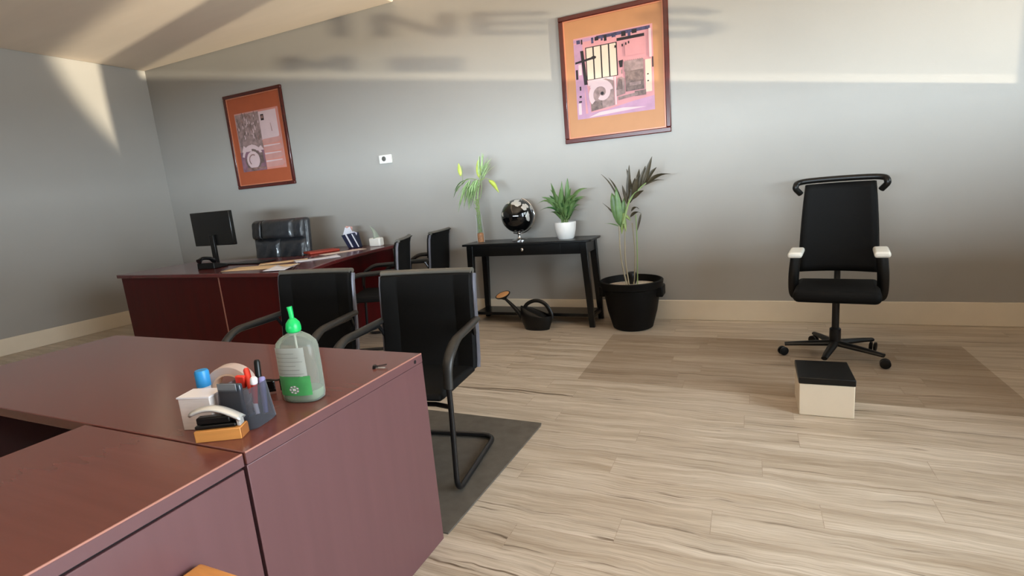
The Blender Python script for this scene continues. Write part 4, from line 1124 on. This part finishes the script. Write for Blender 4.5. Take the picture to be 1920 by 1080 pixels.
arm.build('top_arm', M['silver'], t, solid=0.006)
MB().box(0.026, 0.036, -0.012, 0.012, 0.0, 0.022).build('nose', M['silver'], t, bevel=0.003)
# black glasses case / sunglasses behind the bottle
t = thing('sunglasses', 'black sunglasses lying between the organizer and the sanitizer bottle', 'glasses', (-1.325, 1.085, NH), math.radians(35))
for s in (-1, 1):
    MB().grid(lambda u, v, s=s: Vector((s * (0.007 + 0.052 * u), -0.012 * (u ** 2), 0.004 + 0.038 * v)), 6, 4).build('lens', M['screen'], t, solid=0.003)
    MB().tube(smooth_path([(s * 0.062, -0.012, 0.034), (s * 0.062, 0.05, 0.030), (s * 0.05, 0.11, 0.006)], 5), 0.0026, 6).build('temple_arm', M['black_plastic'], t)
MB().tube(smooth_path([(-0.062, -0.012, 0.041), (-0.03, -0.002, 0.044), (0, 0, 0.038), (0.03, -0.002, 0.044), (0.062, -0.012, 0.041)], 4), 0.003, 6).build('brow_bar', M['black_plastic'], t)

# slim wooden bin at the bottom left, beside the return
t = thing('wooden_bin', 'slim honey coloured wooden bin standing against the desk return', 'bin', (-1.0, 0.43, 0))
MB().box(-0.062, 0.058, -0.17, 0.172, 0, 0.555).build('bin_body', M['light_wood'], t, bevel=0.01, seg=3)
MB().box(-0.068, 0.064, -0.176, 0.178, 0.556, 0.58).build('lid', M['light_wood'], t, bevel=0.008, seg=3)

# ------------------------------------------------------------------ floor mats
o = MB().prism([(-3.0, 1.53), (-1.075, 1.53), (-1.057, 2.50), (-1.065, 2.53), (-3.0, 2.545)], 0.0, FTH).build('floor_mat', M['rug'], bevel=0.002)
tag(o, 'charcoal rubber floor mat under the two guest chairs at the near desk', 'mat')
o = MB().prism([(-1.066, 3.235), (1.3, 3.16), (1.3, 4.30), (-1.075, 4.30)], 0.001, 0.004).build('chair_mat', M['clear_mat'])
tag(o, 'clear vinyl chair mat on the wood floor under the office chair', 'mat')

# ------------------------------------------------------------------ office chair at the right edge
t = thing('office_chair', 'black office chair with white armrest pads standing on the clear mat', 'chair', (0.52, 3.95, 0.0045), math.radians(-8))
for k in range(5):
    a = math.radians(188) + k * 2 * PI / 5
    ex, ey = 0.30 * math.cos(a), 0.30 * math.sin(a)
    lg = MB().tube([(0.025 * math.cos(a), 0.025 * math.sin(a), 0.10), (ex * 0.7, ey * 0.7, 0.088), (ex, ey, 0.080)], [0.03, 0.023, 0.018], 10, flat=0.7).build('base_leg', M['black_plastic'], t)
    for q in (-1, 1):
        MB().lathe([(0.022, -0.007), (0.030, -0.005), (0.030, 0.005), (0.022, 0.007)], seg=20, mtx=Matrix.Translation((ex * 1.03, ey * 1.03, 0.0305)) @ Matrix.Rotation(a + 0.5, 4, 'Z') @ Matrix.Rotation(PI / 2, 4, 'X') @ Matrix.Translation((0, 0, q * 0.013))).build('caster', M['black_plastic'], lg)
MB().lathe([(0.034, 0.09), (0.034, 0.20), (0.022, 0.21), (0.022, 0.40)], seg=18).build('gas_column', M['black_steel'], t)
MB().box(-0.24, 0.24, -0.24, 0.24, 0.42, 0.50).build('seat', M['black_fabric'], t, bevel=0.035, seg=4)
bk = MB(); bk.grid(lambda u, v: Vector(((u - 0.5) * (0.46 - 0.06 * v * v), 0.24 + 0.10 * v - 0.05 * (2 * u - 1) ** 2, 0.55 + 0.60 * v)), 14, 14)
bk.build('backrest', M['black_fabric'], t, solid=0.035, bevel=0.0)
MB().tube(smooth_path([(0, 0.1, 0.43), (0, 0.28, 0.45), (0, 0.32, 0.6), (0, 0.33, 0.85)]), 0.02, 10, flat=1.4).build('back_spine', M['black_plastic'], t)
for s in (-1, 1):
    ar = MB(); ar.tube(smooth_path([(s * 0.2, 0.02, 0.425), (s * 0.245, 0.02, 0.43), (s * 0.25, 0.0, 0.55), (s * 0.238, 0.0, 0.70)]), 0.021, 10, flat=1.6)
    ao = ar.build('arm_post', M['black_plastic'], t)
    MB().box(s * 0.235 - 0.042, s * 0.235 + 0.042, -0.15, 0.12, 0.698, 0.735).build('arm_pad', M['white_plastic'], ao, bevel=0.014, seg=3)
MB().tube(smooth_path([(-0.235, 0.30, 1.09), (-0.265, 0.27, 1.14), (-0.20, 0.31, 1.175), (0.20, 0.31, 1.175), (0.265, 0.27, 1.14), (0.235, 0.30, 1.09)]), 0.02, 10).build('top_rail', M['black_plastic'], t)

# low white box with a dark lid at the right edge
t = thing('storage_box', 'low cream storage box with dark lid on the floor at the right edge', 'box', (0.36, 3.10, 0))
MB().box(-0.125, 0.125, -0.14, 0.14, 0, 0.175).build('box_body', M['trim'], t, bevel=0.004)
MB().box(-0.128, 0.128, -0.143, 0.143, 0.1755, 0.21).build('lid', M['black_plastic'], t, bevel=0.004)
